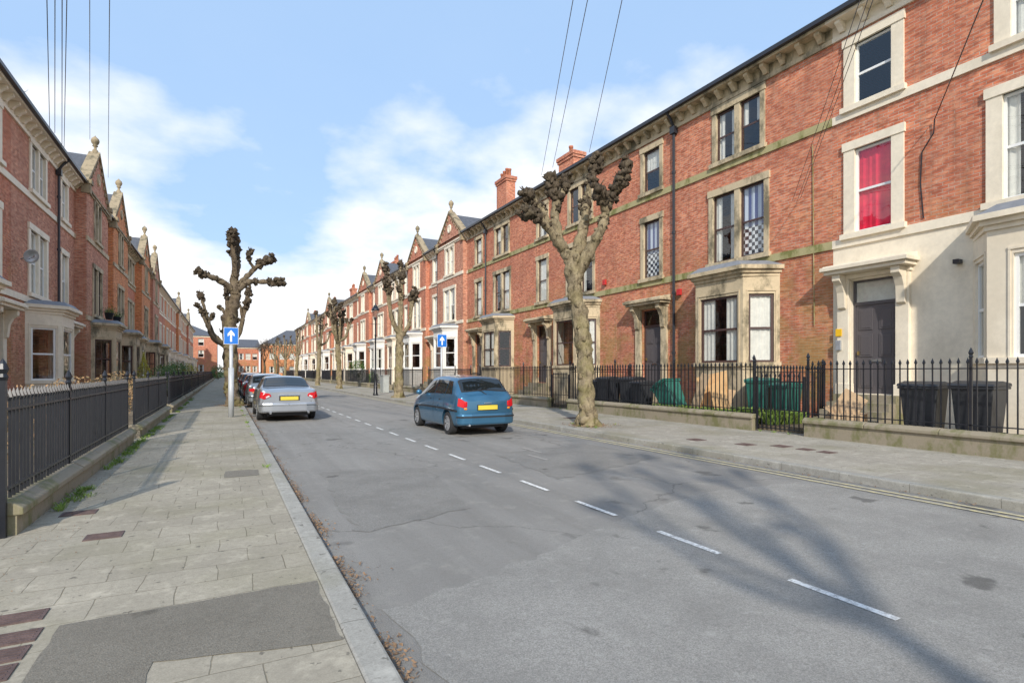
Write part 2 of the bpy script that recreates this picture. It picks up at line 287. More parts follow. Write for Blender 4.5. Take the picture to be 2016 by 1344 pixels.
def surround(mb,x0,x1,z0,z1,v=0,wd=.17,mull=None,arch=False):
    a=v-.045; b=v+.10
    mb.box(x0-wd,x0+.02,a,b,z0,z1); mb.box(x1-.02,x1+wd,a,b,z0,z1)
    mb.box(x0-wd-.03,x1+wd+.03,v-.07,b,z1,z1+.22); mb.box(x0-wd-.06,x1+wd+.06,v-.13,b,z0-.14,z0)
    if mull:
        for m in mull: mb.box(m-.1,m+.1,a,b,z0,z1)
    if arch:
        xs=[x0+.02]+list(mull or [])+[x1-.02]
        for i in range(len(xs)-1):
            l=xs[i]+(.1 if i>0 else 0); r=xs[i+1]-(.1 if i<len(xs)-2 else 0); R=(r-l)/2; cz=z1-R*1.25; k=10
            pts=[(l+R-R*cos(pi*j/k),cz+1.25*R*(sin(pi*j/k)**.8)) for j in range(k+1)]
            for j in range(k):
                p,q=pts[j],pts[j+1]
                mb.quad((p[0],a,p[1]),(q[0],a,q[1]),(q[0],a,z1),(p[0],a,z1)); mb.quad((p[0],a,p[1]),(p[0],b,p[1]),(q[0],b,q[1]),(q[0],a,q[1]))
TR=dict(door=(1.0,3.3),trans=(3.38,3.95),f1=(5.2,7.45),f2=(8.55,10.2),eave=11.0,bands=(4.98,8.32),baytop=4.72,bayw=(1.85,3.9),base=.25)
TL=dict(door=(.75,2.9),trans=(2.97,3.35),f1=(4.4,6.7),f2=(8.15,9.85),eave=10.5,bands=(4.12,7.88),baytop=3.95,bayw=(1.25,3.15),base=.25)
def chimney(root,x,y,z0,z1,w=1.5,d=.7,pots=4,brick='brick_r'):
    m=MB(); m.box(x-w/2,x+w/2,y-d/2,y+d/2,z0,z1-.35); m.box(x-w/2-.06,x+w/2+.06,y-d/2-.06,y+d/2+.06,z1-.35,z1-.2); m.box(x-w/2-.11,x+w/2+.11,y-d/2-.11,y+d/2+.11,z1-.2,z1)
    c=m.build('chimney',M[brick],root)
    for i in range(pots):
        p=MB(); px=x-w/2+(i+.5)*w/pots; h=.55+.15*((i*7)%3)/2
        p.lathe([(.13,0),(.115,.1),(.105,h-.12),(.135,h-.1),(.135,h),(.09,h),(.09,h-.1)],(px,y,z1),10); p.build('chimney_pot',M['pot'],c,True)
def house(side,X,Ya,Yb,label,T,trim='stone',frame='brown',brick='brick_r',dc=1.7,bc=5.0,gable=None,paint=False,far=False,chim=None,cur=None,bandm=None,doorm='door',pipe=None,peak=12.9,baymat=None,wing=.3,gtrim=None):
    w=Yb-Ya
    root=empty('terraced_house',(X,Yb if side=='R' else Ya,0),-pi/2 if side=='R' else pi/2)
    tag(root,label,'house','terraced houses lining the street')
    e=T['eave']; bandm=bandm or trim; baymat=baymat or trim; gtrim=gtrim or 'stonedark'
    D=dc; B=bc; cur=cur or {}; gx0=gx1=None
    if gable: gx0,gx1=gable
    def fr(x): return -wing if gable and gx0<x<gx1 else 0
    ops=[]; wins=[]
    for lvl in ('f1','f2'):
        z0,z1=T[lvl]; ar=bool(gable) and lvl=='f2'
        hw=1.0 if lvl=='f1' else .86
        if ar: hw=.72; z1=z1+.25
        ops.append((B-hw,B+hw,z0,z1)); wins.append((B-hw,B+hw,z0,z1,True,ar,lvl))
        hs=.46
        ops.append((D-hs,D+hs,z0,z1-.05)); wins.append((D-hs,D+hs,z0,z1-.05,False,False,lvl))
    ops.append((D-.55,D+.55,T['door'][0],T['trans'][1]))
    ops.append((B-.95,B+.95,T['base']+.9,T['baytop']-.5))
    main=[o for o in ops if not (gable and gx0<(o[0]+o[1])/2<gx1)]; wg=[o for o in ops if o not in main]
    if gable: main.append((gx0,gx1,-1,99,'skip'))
    zp=T['bands'][0]+.1
    def walls(z0,z1,mat,nm):
        m=MB(); grid_wall(m,0,w,z0,z1,main)
        for x in (0,w): m.quad((x,0,z0),(x,9,z0),(x,9,z1),(x,0,z1))
        m.quad((0,9,z0),(w,9,z0),(w,9,z1),(0,9,z1)); fixn(m.build(nm,M[mat],root))
        if gable:
            g=MB(); grid_wall(g,gx0,gx1,z0,z1,wg,-wing)
            for x in (gx0,gx1): g.quad((x,-wing,z0),(x,.3,z0),(x,.3,z1),(x,-wing,z1))
            g.build('gable_wing' if nm=='wall' else 'painted_wing',M[mat],root)
    if paint: walls(0,zp,'cream','painted_wall'); walls(zp,e,brick,'wall')
    else: walls(0,e,brick,'wall')
    for (x0,x1,z0,z1,pair,ar,lvl) in wins:
        v=fr((x0+x1)/2); s=MB(); mull=[(x0+x1)/2] if pair else None
        surround(s,x0,x1,z0,z1,v,(.26 if paint else .2) if trim!='stone' else .15,mull,ar); s.build('window_surround',M[trim],root)
        spans=[(x0,mull[0]-.1+.02),(mull[0]+.1-.02,x1)] if pair else [(x0,x1)]
        for i,(a,b) in enumerate(spans):
            key=(lvl,'pair' if pair else 'one',i); cu=cur.get(key,random.choice(['net','net','net',None]))
            window(root,None,a,b,z0,z1,v+.05,frame,cu,far=far)
    z0,z1=T['door']; v=fr(D); dm=MB(); dm.box(D-.5,D+.5,v+.14,v+.19,z0,z1)
    for px in (-.25,.25):
        for (a,b) in ((.15,.75),(.95,1.55),(1.65,2.2)):
            if z0+b<z1: dm.box(D+px-.17,D+px+.17,v+.122,v+.14,z0+a,z0+b); dm.box(D+px-.12,D+px+.12,v+.112,v+.122,z0+a+.05,z0+b-.05)
    d=dm.build('door',M[doorm],root,bevel=.008)
    hb=MB(); hb.box(D-.44,D-.40,v+.08,v+.14,z0+1.0,z0+1.1); hb.build('door_handle',M['brass'],d)
    lb=MB(); lb.box(D-.14,D+.14,v+.115,v+.127,z0+.82,z0+.89); lb.build('letter_box',M['chrome'],d)
    df=MB(); df.box(D-.55,D-.5,v+.11,v+.19,z0,T['trans'][1]); df.box(D+.5,D+.55,v+.11,v+.19,z0,T['trans'][1]); df.box(D-.5,D+.5,v+.11,v+.19,z1,T['trans'][0]); df.box(D-.5,D+.5,v+.11,v+.19,T['trans'][1]-.05,T['trans'][1]); df.build('door_frame',M[frame if frame=='brown' else ('door' if paint else 'wframe')],root)
    tp=MB(); tp.quad((D-.5,v+.14,T['trans'][0]),(D+.5,v+.14,T['trans'][0]),(D+.5,v+.14,T['trans'][1]-.05),(D-.5,v+.14,T['trans'][1]-.05)); tp.build('transom_pane',M['glass'],root)
    if paint: tb=MB(); tb.quad((D-.5,v+.18,T['trans'][0]),(D+.5,v+.18,T['trans'][0]),(D+.5,v+.18,T['trans'][1]-.05),(D-.5,v+.18,T['trans'][1]-.05)); tb.build('transom_brightener',M['net'],root)  # pale sheet added behind the fanlight glass so it reads lighter, no real blind
    ds=MB(); tz=T['trans'][1]
    for sx in (-1,1):
        a=D+sx*.56; b=D+sx*.86; ds.box(min(a,b),max(a,b),v-.10,v+.1,T['base'],tz+.05)
        ds.box(min(a,b)-.03,max(a,b)+.03,v-.13,v+.1,z0-.2,z0+.25)
        c0=min(a,b)+.05; c1=max(a,b)-.05
        ds.yprism([(v-.1,tz-.75),(v-.17,tz-.7),(v-.19,tz-.5),(v-.21,tz-.3),(v-.30,tz-.1),(v-.42,tz+.0),(v-.42,tz+.16),(v-.1,tz+.16)][::-1],c0,c1)
    ds.box(D-.90,D+.90,v-.12,v+.1,tz+.05,tz+.162)
    ds.box(D-.98,D+.98,v-.5,v+.05,tz+.165,tz+.26); ds.box(D-1.05,D+1.05,v-.58,v+.05,tz+.262,tz+.36)
    ds.yprism([(v-.55,tz+.362),(v-.5,tz+.40),(v+.05,tz+.5),(v+.05,tz+.362)],D-1.0,D+1.0)
    fixn(ds.build('door_surround',M[baymat if baymat!='white' else 'cream'],root,bevel=.01 if not far else 0))
    n=max(2,int(round((z0-T['base'])/.18))); st=MB()
    prof=[(v+.1,z0-.02)]
    for i in range(n):
        yy=v-.15-.3*(i+1); zt=z0-.02-i*(z0-T['base'])/n; prof+= [(yy,zt),(yy,z0-.02-(i+1)*(z0-T['base'])/n)]
    prof+=[(v-.15-.3*n,T['base']-.1),(v+.1,T['base']-.1)]
    st.yprism(prof,D-.75,D+.75); fixn(st.build('steps',M['wall_stone'],root))
    vb=fr(B); P=[(B-1.5,vb),(B-.92,vb-.9),(B+.92,vb-.9),(B+1.5,vb)]; wz0,wz1=T['bayw']; top=T['baytop']
    bm_=MB(); faces=[]
    for i in range(3):
        p=Vector((*P[i],0)); q=Vector((*P[i+1],0)); dd=(q-p); ln=dd.length; dd.normalize(); nn=Vector((-dd.y,dd.x,0))
        def xf(u,vv,z,p=p,dd=dd,nn=nn): r=p+dd*u+nn*vv; return (r.x,r.y,z)
        bm_.xf=xf; mg=.17 if i!=1 else (.2 if not paint else .42); a,b=mg,ln-mg
        bm_.box(.0,a,0,.14,wz0,wz1); bm_.box(b,ln,0,.14,wz0,wz1); bm_.box(0,ln,0,.14,T['base'],wz0-.12); bm_.box(-.02,ln+.02,-.06,.14,wz0-.118,wz0); bm_.box(0,ln,0,.14,wz1,top-.3)
        bm_.box(a-.08,a-.04,-.02,0,wz0,wz1+.08); bm_.box(b+.04,b+.08,-.02,0,wz0,wz1+.08); bm_.box(a-.08,b+.08,-.025,0,wz1+.08,wz1+.13)
        faces.append((xf,a,b))
    bm_.xf=None
    def off(k): return [(B-1.5-k*.7,vb+.05),(B-.92-k*.6,vb-.9-k),(B+.92+k*.6,vb-.9-k),(B+1.5+k*.7,vb+.05)]
    bm_.prism(off(.05),top-.3,top-.2); bm_.prism(off(.13),top-.198,top-.1); bm_.prism(off(.24),top-.098,top+.02)
    bay=fixn(bm_.build('bay_window',M[baymat],root))
    rf=MB(); rf.prism(off(.2),top+.022,top+.2,.72); rf.build('bay_roof',M['lead'],bay)
    for i,(xf,a,b) in enumerate(faces): window(bay,xf,a,b,wz0,wz1,.05,frame,cur.get(('bay',i),random.choice(['net','net','net',None])),('window_frame','pane','curtain'),far)
    segs=[(0,w,0)] if not gable else [(0,gx0,0),(gx0-.03,gx1+.03,-wing),(gx1,w,0)]
    for bz in T['bands']:
        m=MB()
        for (a,b,v) in segs:
            if b-a>.1: m.box(a,b,v-.05,v+.02,bz-.1,bz+.12)
        m.build('string_course',M[bandm],root)
    cs=[s for s in segs if s[2]==0 and s[1]-s[0]>.1]
    gt=MB(); cmat=M['stone' if trim=='stone' else 'cream']
    k0=MB(); k0.yprism([(-.31,0),(-.31,-.08),(-.2,-.16),(-.12,-.26),(-.031,-.26),(-.031,0)][::-1],-.07,.07); kme=None
    for (a,b,v) in cs:
        cm=MB(); cm.box(a,b,-.06,.1,e-.55,e-.42); cm.box(a,b,-.38,.05,e-.14,e-.02); cm.box(a,b,-.03,.05,e-.42,e-.14); cm.build('cornice',M[bandm if bandm!='stonegreen' else 'stone'],root)
        gt.box(a,b,-.52,-.385,e-.06,e+.06); n=max(1,int((b-a)/.55))
        for i in range(n):
            c=a+(i+.5)*(b-a)/n
            if kme is None: ko=fixn(k0.build('corbel',cmat,root)); kme=ko.data
            else: ko=bpy.data.objects.new('corbel',kme); C.objects.link(ko); ko.parent=root
            ko.location=(c,0,e-.142)
    if cs: gt.build('gutter',M['pipe'],root)
    r=MB(); r.add([(0,-.45,e+.0),(w,-.45,e),(w,4.5,e+1.6),(0,4.5,e+1.6),(0,9.3,e),(w,9.3,e)],[(0,1,2,3),(3,2,5,4),(0,3,4),(1,5,2)]); roof=fixn(r.build('roof',M['slate'],root))
    if gable:
        c=(gx0+gx1)/2; v=-wing; g=MB(); hw=(gx1-gx0)/2; g.xprism([(gx0,e),(gx1,e),(c,peak)],v,v+.35); fixn(g.build('gable',M[brick],root))
        cp=MB(); sl=sqrt(hw*hw+(peak-e)**2); nx,nz=(peak-e)/sl,hw/sl
        for sx in (-1,1):
            A=(c+sx*(hw+.08),e-.05); Bq=(c,peak+.0); t_=.13
            cp.xprism([A,Bq,(Bq[0]+0,Bq[1]+t_*1.25),(A[0]+sx*nx*t_,A[1]+nz*t_)],v-.09,v+.38)
            cp.box(c+sx*(hw-.1)-.16,c+sx*(hw-.1)+.16,v-.16,v+.2,e-.5,e-.08); cp.box(c+sx*(hw-.1)-.21,c+sx*(hw-.1)+.21,v-.22,v+.22,e-.078,e+.14)
            k=8
            for i in range(1,k):
                f=i/k; x=c+sx*hw*(1-f); z=e+(peak-e)*f-.06; cp.box(x-.06,x+.06,v-.07,v,z-.24,z-.06)
        fixn(cp.build('gable_coping',M[gtrim],root))
        rd=MB(); rd.xf=lambda x,y,z: (c+x, v-z, e+(peak-e)*.42+y); rd.lathe([(.0,.04),(.17,.04),(.2,.07),(.29,.07),(.32,.0)],(0,0,0),16); rd.build('roundel',M['cream' if trim!='stone' else 'stone'],root)
        fi=MB(); fi.lathe([(.13,-.1),(.13,.1),(.07,.16),(.06,.28),(.13,.32),(.09,.38),(.16,.48),(.19,.58),(.16,.70),(.08,.78),(.02,.84),(.0,.9)],(c,v+.12,peak+.12),12); fi.build('finial',M['stonedark'],root,True)
        gr=MB(); gr.add([(gx0,v+.3,e),(gx1,v+.3,e),(c,v+.3,peak-.05),(gx0,4,e+.4),(gx1,4,e+.4),(c,4,peak-.05)],[(0,2,5,3),(1,4,5,2)]); gr.build('gable_roof',M['slate'],root)
        lc=MB(); lc.box(gx0,gx1,v-.12,v+.02,e-.3,e-.2); lc.box(gx0+.002,gx1-.002,v-.06,v+.02,e-.4,e-.3); lc.build('corbel_table',M[gtrim if trim=='stone' else 'cream'],root)
    if pipe is not None:
        p=MB(); pv=fr(pipe)-.1; p.cyl((pipe,pv,T['base']),(pipe,pv,e-.5),.05,n=8)
        for z in (2.2,4.4,6.6,8.8): p.cyl((pipe,pv,z),(pipe,pv,z+.1),.07,n=8)
        p.tube([(pipe,pv,e-.52),(pipe,pv-.15,e-.25),(pipe,-.45,e-.05)],[.05]*3,8); p.box(pipe-.11,pipe+.11,pv-.1,pv+.08,e-.75,e-.5); p.build('drainpipe',M['pipe'],root)
    for (cx,ch,pots) in (chim or []): chimney(root,cx,2.9,e,e+ch,pots=pots)
    return root
XR,XL=14.6,-6.2
curA={('f1','one',0):'redflag',('bay',0):'net',('bay',1):'net',('f2','one',0):None,('f2','pair',0):'net'}
house('R',XR,-.4,8.8,'nearest house on the right with cream painted ground floor and red curtain above the door',TR,trim='cream',frame='wframe',paint=True,dc=1.02,bc=4.6,cur=curA)
house('R',XR,8.8,17.94,'brick house on the right with chequered flags hanging in first floor windows',TR,dc=2.1,bc=6.05,cur={('f1','pair',1):'checkflag',('f1','one',0):'checkflag',('f1','pair',0):'net',('f2','pair',0):'net',('f2','pair',1):'net',('f2','one',0):'net',('bay',1):'net',('bay',2):'net'},bandm='stonegreen',pipe=3.35)
house('R',XR,17.94,25.7,'brick house behind the big knobbly pollarded tree on the right',TR,dc=1.75,bc=5.1,bandm='stonegreen',chim=[(.1,2.9,1)])
house('R',XR,25.7,33.6,'fourth house on the right, brown windows, just before the white trimmed gables',TR,dc=1.7,bc=5.0,bandm='stonegreen',pipe=2.9,chim=[(-.1,4.1,4)])
rs=[(33.6,41.3,1),(41.3,48.9,1),(48.9,53.0,0),(53.0,60.7,1),(60.7,68.8,1),(68.8,76.8,0),(76.8,84.8,0),(84.8,92.8,1),(92.8,100.8,0),(100.8,108.8,0),(108.8,116.8,1),(116.8,124.8,0),(124.8,132.8,0)]
for i,(a,b,g) in enumerate(rs):
    w=b-a; k=i+5
    nm=(['nearest gabled house on the right with cream windows','second gabled house on the right behind the tree beside the lamp','narrow plain brick house squeezed between pairs of gabled houses on the right'][i] if i<3 else '%s house along the right terrace, distant, with %s'%(ORD[k-1],'a pointed gable' if g else 'a flat cornice'))
    if w<6: house('R',XR,a,b,nm,TR,trim='cream',frame='wframe',dc=1.0,bc=2.95,far=True,baymat='cream'); continue
    house('R',XR,a,b,nm,TR,trim='cream',frame='wframe',brick='brick_r' if i%3 else 'brick_b',dc=1.3,bc=5.0,gable=(2.5,w-.25) if g else None,far=(a>60),chim=[(.2,3.3,4)] if i in(2,5,6,8,11) else ([(w-.4,3.2,3)] if i==4 else None),baymat='white' if g else 'cream',peak=12.95,pipe=1.95 if g else None)
ls=[(15.2,23.4,'plain','nearest house on the left, cut off by the left edge of the photo'),
    (23.4,31.6,'plain','second house on the left, cream bay window and a satellite dish'),
    (31.6,38.6,'g','first gabled house on the left with ball finial and arched windows'),
    (38.6,47.0,'g','orange brick gabled house on the left, second of the gabled ones'),
    (47.0,51.0,'s','narrow flat fronted house between the two pairs of gables on the left'),
    (51.0,58.5,'g','third gabled house on the left, dark stone trim'),
    (58.5,67.0,'g','fourth gabled house on the left, farther down the street')]
for i,(a,b,t_,lab) in enumerate(ls):
    w=b-a
    if t_=='plain': house('L',XL,a,b,lab,TL,trim='cream',frame='wframe',brick='brick_b' if i else 'brick_r',dc=w-1.6,bc=2.9,chim=[(w-.3,2.9,3)] if i==1 else None,pipe=5.35,baymat='cream')
    elif t_=='s': house('L',XL,a,b,lab,TL,trim='stone',frame='wframe',brick='brick_r',dc=w-.95,bc=w-2.9,baymat='stone',far=True)
    else: house('L',XL,a,b,lab,TL,trim='stone',frame='brown',brick='brick_o' if i in(3,5) else 'brick_b',dc=w-1.15,bc=2.75,gable=(.3,5.6),peak=12.7,wing=.45,far=i>4,baymat='stone')
y=67.0; i=7
while y<132:
    g=i in (10,13)
    house('L',XL,y,y+8.1,'%s house along the left terrace, distant, with %s'%(ORD[i],'a pointed gable' if g else 'a flat cornice'),TL,trim='cream',frame='wframe',brick='brick_r' if i%2 else 'brick_o',dc=6.5,bc=2.9,gable=(.3,5.6) if g else None,peak=12.5,far=True,chim=[(7.8,3,4)] if i%2 else None)
    y+=8.1; i+=1
def block(x0,x1,y0,d,e,ridge,label,wx,wz,hip=True,brick='brick_r'):
    root=empty('brick_building',(x0,y0,0)); w=x1-x0; m=MB(); ops=[(cx-.6,cx+.6,z,z+1.7) for cx in wx for z in wz]; grid_wall(m,0,w,0,e,ops)
    for x in (0,w): m.quad((x,0,0),(x,d,0),(x,d,e),(x,0,e))
    m.quad((0,d,0),(w,d,0),(w,d,e),(0,d,e)); m.build('wall',M[brick],root)
    for o in ops: window(root,None,o[0],o[1],o[2],o[3],.1,'wframe','net')
    r=MB(); h=min(w,d)*.45 if hip else 0
    r.add([(-.4,-.4,e),(w+.4,-.4,e),(w+.4,d+.4,e),(-.4,d+.4,e),(h,d/2,ridge),(w-h,d/2,ridge)],[(0,1,5,4),(1,2,5),(2,3,4,5),(3,0,4)]); r.build('roof',M['slate'],root)
    b=MB(); b.box(-.1,w+.1,-.15,0,e-.35,e); b.build('cornice',M['cream'],root); tag(root,label,'building')
block(-20,-1.6,150,12,10.2,13.0,'slate roofed brick block closing the street end on the left',[3,6,9,12,15],[1.5,5,7.8])
block(3.0,8.4,165,9,8.2,10.6,'small brick building seen down the middle of the street end',[1,2.7,4.4],[1.4,4.8],False)
block(9.2,26,158,14,9.0,13.2,'wide brick building at the far right end of the street',[2,4.5,7,9.5,12,14.5],[1.2,4.8],True,'brick_o')
# ------------------------------------------------------------------ ground
def sheet(name,poly,z,mat,kind='structure'):
    m=MB(); m.quad(*[(p[0],p[1],z) for p in poly]); o=m.build(name,mat); tag(o,kind=kind); return o
def slab(name,x0,x1,y0,y1,z0,z1,mat,bev=0):
    m=MB(); m.box(x0,x1,y0,y1,z0,z1); o=m.build(name,mat,bevel=bev); tag(o,kind='structure'); return o
sheet('ground',[(-700,-300),(700,-300),(700,1500),(-700,1500)],-.03,M['grass'])
KL,KR=.76,7.85; FL,FR=-1.62,11.62; PL,PR=.09,.11
sheet('road',[(KL-.1,-25),(KR+.1,-25),(KR+.1,147),(KL-.1,147)],0,M['asphalt'])
sheet('cross_road',[(-80,139),(80,139),(80,147),(-80,147)],.004,M['asph_dark'])
slab('pavement_left',FL-.3,KL-.17,-25,138,-.02,PL,M['slab_l']); slab('kerb_left',KL-.168,KL,-25,138,-.02,PL+.004,M['kerb'],.018)
slab('pavement_right',KR+.17,FR+.3,-25,138,-.02,PR,M['slab_r']); slab('kerb_right',KR,KR+.168,-25,138,-.02,PR+.004,M['kerb'],.018)
slab('garden_left',XL-.2,FL-.302,-10,134,-.02,.25,M['soil']); slab('garden_right',FR+.302,XR+.2,-10,134,-.02,.25,M['soil'])
def wob(poly,amp=.04,step=.25,seed=0):
    out=[]; rnd=random.Random(seed)
    for i in range(len(poly)):
        a=Vector(poly[i]); b=Vector(poly[(i+1)%len(poly)]); n=max(1,int((b-a).length/step))
        for k in range(n): p=a.lerp(b,k/n); out.append((p.x+rnd.uniform(-amp,amp),p.y+rnd.uniform(-amp,amp)))
    return out
sheet('asphalt_patch',wob([(.95,3.5),(2.4,3.95),(3.5,4.45),(5.5,5.0),(7.3,4.8),(7.3,-3),(1.0,-3)],.05,.15,1),.004,M['asph_light'])
sheet('asphalt_patch',wob([(1.15,5.3),(2.5,5.7),(2.9,8.4),(1.3,8.8)],.05,.15,2),.004,M['asph_dark'])
sheet('asphalt_patch',wob([(4.3,6.6),(7.0,7.4),(6.9,9.6),(4.5,9.2)],.05,.15,3),.004,M['asph_dark'])
sheet('footway_patch',wob([(-.85,4.0),(.57,4.02),(.57,3.05),(-.33,3.28),(-.36,1.2),(-.85,1.2)],.012,.12,5),PL+.004,M['asph_tan'])
sheet('footway_patch',wob([(.0,8.5),(.45,8.5),(.45,9.0),(.0,9.05)],.012,.12,7),PL+.004,M['asph_tan'])
cl_,cr_=0,0
for (x,y_,wx,wy) in ((-1.05,3.50,.26,.17),(-1.05,3.71,.26,.17),(-1.05,3.93,.26,.17),(-1.09,4.24,.26,.17),(-.955,6.0,.28,.2),(-1.34,7.09,.3,.2),(9.6,5.9,.25,.25),(9.6,6.3,.25,.25),(9.6,6.8,.3,.3),(9.2,7.3,.3,.3),(8.9,8.3,.3,.3),(9.6,14,.4,.4)):
    z=(PL if x<5 else PR)+.008; m=MB(); m.box(x-wx/2,x+wx/2,y_-wy/2,y_+wy/2,z-.02,z)
    for k in range(5): m.box(x-wx/2+.02,x+wx/2-.02,y_-wy/2+wy*(k+.3)/5,y_-wy/2+wy*(k+.6)/5,z,z+.003)
    if x<5: k=cl_; cl_+=1; sd_='left'
    else: k=cr_; cr_+=1; sd_='right'
    tag(m.build('utility_cover',M['cover']),'small rusty utility cover, %s from the viewer on the %s pavement'%(ORD[k],sd_),'utility cover','utility covers in the pavements')
m=MB(); y=1.85-1.39*3
while y<70:
    m.quad((3.72,y,.008),(3.785,y,.008),(3.785,y+.74,.008),(3.72,y+.74,.008)); y+=1.39
tag(m.build('centre_line',M['rdwhite']),kind='structure')
m=MB()
for x in (7.40,7.58): m.quad((x,-20,.008),(x+.07,-20,.008),(x+.07,136,.008),(x,136,.008))
tag(m.build('yellow_line',M['rdyellow']),kind='structure')
m=MB()
for (x,y_) in ((5.0,8.1),(5.35,8.9)): m.quad((x,y_,.009),(x+.07,y_,.009),(x+.07,y_+.7,.009),(x,y_+.7,.009))
tag(m.build('faded_marking',M['rdfaded']),kind='structure')
m=MB()
def flake(x,y_,z,s,h=.012):
    a=random.uniform(0,6.28); c_,s_=cos(a)*s,sin(a)*s
    m.quad((x-c_,y_-s_,z),(x+s_*.5,y_-c_*.5,z+random.uniform(0,h)),(x+c_,y_+s_,z+random.uniform(0,h)),(x-s_*.5,y_+c_*.5,z))
for i in range(4200):
    y_=random.uniform(1.2,26) if i%3 else random.uniform(1.5,8); cl=noise.noise(Vector((0,y_*1.3,0)))
    if cl<-.1 and random.random()<.8: continue
    x=KL+.02+abs(random.gauss(0,.05+.10*max(0,cl))); flake(x,y_,.012+random.uniform(0,.010),random.uniform(.005,.018))
for i in range(500): flake(KR-.02-abs(random.gauss(0,.08)),random.uniform(3,30),.014,random.uniform(.01,.025))
for (tx,ty) in ((8.6,11.8),(.36,26)):
    for i in range(600):
        a=random.uniform(0,6.28); r=.25+abs(random.gauss(0,.25)); x=tx+r*cos(a); y_=ty+r*sin(a)
        if x<KR+.2 and tx>5: continue
        flake(x,y_,PR+.012+random.uniform(0,.03),random.uniform(.01,.03),.02)
for i in range(900):
    x=FL+.04+abs(random.gauss(0,.25)); flake(x,random.uniform(4,26),PL+.010,random.uniform(.004,.012),.006)
tag(m.build('leaf_litter',M['litter']),'dry brown leaf litter lying in the gutters and round tree feet','leaf litter',kind='stuff')
def tufts(name,spots,mat,label,cat,h=.08,n=14,leaf=.012):
    m=MB()
    for (x,y_,z) in spots:
        for k in range(n):
            a=random.uniform(0,6.28); r=random.uniform(0,.05); bx,by=x+r*cos(a),y_+r*sin(a); hh=h*random.uniform(.4,1.3); lx=cos(a)*hh*.7; ly=sin(a)*hh*.7; px,py=-sin(a)*leaf,cos(a)*leaf
            m.quad((bx-px*.4,by-py*.4,z),(bx+px*.4,by+py*.4,z),(bx+px+lx*.6,by+py+ly*.6,z+hh*.8),(bx+lx,by+ly,z+hh),(bx-px+lx*.6,by-py+ly*.6,z+hh*.8))
    tag(m.build(name,mat),label,cat,kind='stuff')
sp=[]
for i in range(420):
    y_=random.uniform(7,34); k=noise.noise(Vector((3,y_*.7,0)))
    if k>0 or (13<y_<17 and random.random()<.8): sp.append((FL+.03+abs(random.gauss(0,.06)),y_,PL))
for i in range(90):
    y_=random.uniform(2.5,30)
    if noise.noise(Vector((9,y_*.9,0)))>.1: sp.append((KL-.18-abs(random.gauss(0,.01)),y_,PL-.01))
for i in range(60): y_=random.uniform(4,24); sp.append((FR-.02-abs(random.gauss(0,.03)),y_,PR))
for i in range(25): sp.append((8.6+random.gauss(0,.3),11.8+random.gauss(0,.3),PR))
tufts('weeds',sp,M['lweed'],'small green weeds growing along the wall feet and kerb joints','weeds',.045,12,.006)
sp=[(random.uniform(11.95,13.0),random.uniform(8.6,10.6),.25) for i in range(360)]+[(random.uniform(11.95,12.3),random.uniform(10.6,13),.25) for i in range(90)]
tufts('weed_patch',sp,M['lweed'],'patch of fresh green weeds behind the right hand railings by the gate','weeds',.26,12,.032)
# ------------------------------------------------------------------ garden walls & railings
def gwall(X,y0,y1,zp,h,label,grp):
    root=empty('garden_wall',(X,y0,zp)); l=y1-y0; m=MB(); m.box(-.11,.11,0,l,-.1,h-.12); m.build('wall',M['wall_stone'],root)
    c=MB(); k=max(1,int(l/1.15))
    for i in range(k):
        a=l*i/k+(.004 if i else -.02); b=l*(i+1)/k-(.004 if i<k-1 else -.02); j=random.uniform(-.008,.008); q=random.uniform(-.006,.006)
        c.xprism([(-.16+q,h-.12),(.16+q,h-.12),(.16+q,h-.06+j),(.07+q,h+j),(-.07+q,h+j),(-.16+q,h-.06+j)],a,b)
    fixn(c.build('coping',M['wall_stone'],root,bevel=.012)); tag(root,label,'wall',grp)
def spear(m,x,y,z0,z1,r,yh=None):
    m.box(x-r,x+r,y-r,y+r,z0,z1-.12); k=r*2.1
    m.add([(x-r,y-r,z1-.12),(x+r,y-r,z1-.12),(x+r,y+r,z1-.12),(x-r,y+r,z1-.12),(x-k,y-k,z1-.085),(x+k,y-k,z1-.085),(x+k,y+k,z1-.085),(x-k,y+k,z1-.085),(x,y,z1)],
          [(0,1,5,4),(1,2,6,5),(2,3,7,6),(3,0,4,7),(4,5,8),(5,6,8),(6,7,8),(7,4,8)])
def railing(X,y0,y1,zb,zt,label,grp,sp=.125,r=.011,along='y',name='iron_railing'):
    root=empty(name,(X,y0,0)); l=y1-y0
    if along=='x': root.rotation_euler=(0,0,-pi/2)
    m=MB(); n=int(l/sp)
    for i in range(1,n): spear(m,random.uniform(-.003,.003),l*i/n+random.uniform(-.004,.004),zb+.02,zt+random.uniform(-.004,.004),r)
    m.build('bars',M['black'],root)
    for z in (zb+.13,zt-.2): q=MB(); q.box(-.02,.02,0,l,z-.008,z+.012); q.build('rail',M['black'],root)
    k=max(1,int(round(l/2.6)))
    for i in range(k+1):
        q=MB(); y_=l*i/k; y_=min(max(y_,.03),l-.03); q.box(-.02,.02,y_-.02,y_+.02,zb-.06,zt-.02)
        q.lathe([(.022,0),(.036,.03),(.024,.06),(.042,.1),(.024,.15),(0,.2)],(0,y_,zt-.02),8); q.build('post',M['black'],root)
    tag(root,label,'railing',grp); return root
RW=[(-1.5,7.6),(8.95,17.1),(18.4,25.3),(26.4,33.2),(34.4,41),(42.1,48.6),(49.6,60.3),(61.4,68.5),(69.6,76.5),(77.6,92.5),(93.6,108.5),(109.6,132)]
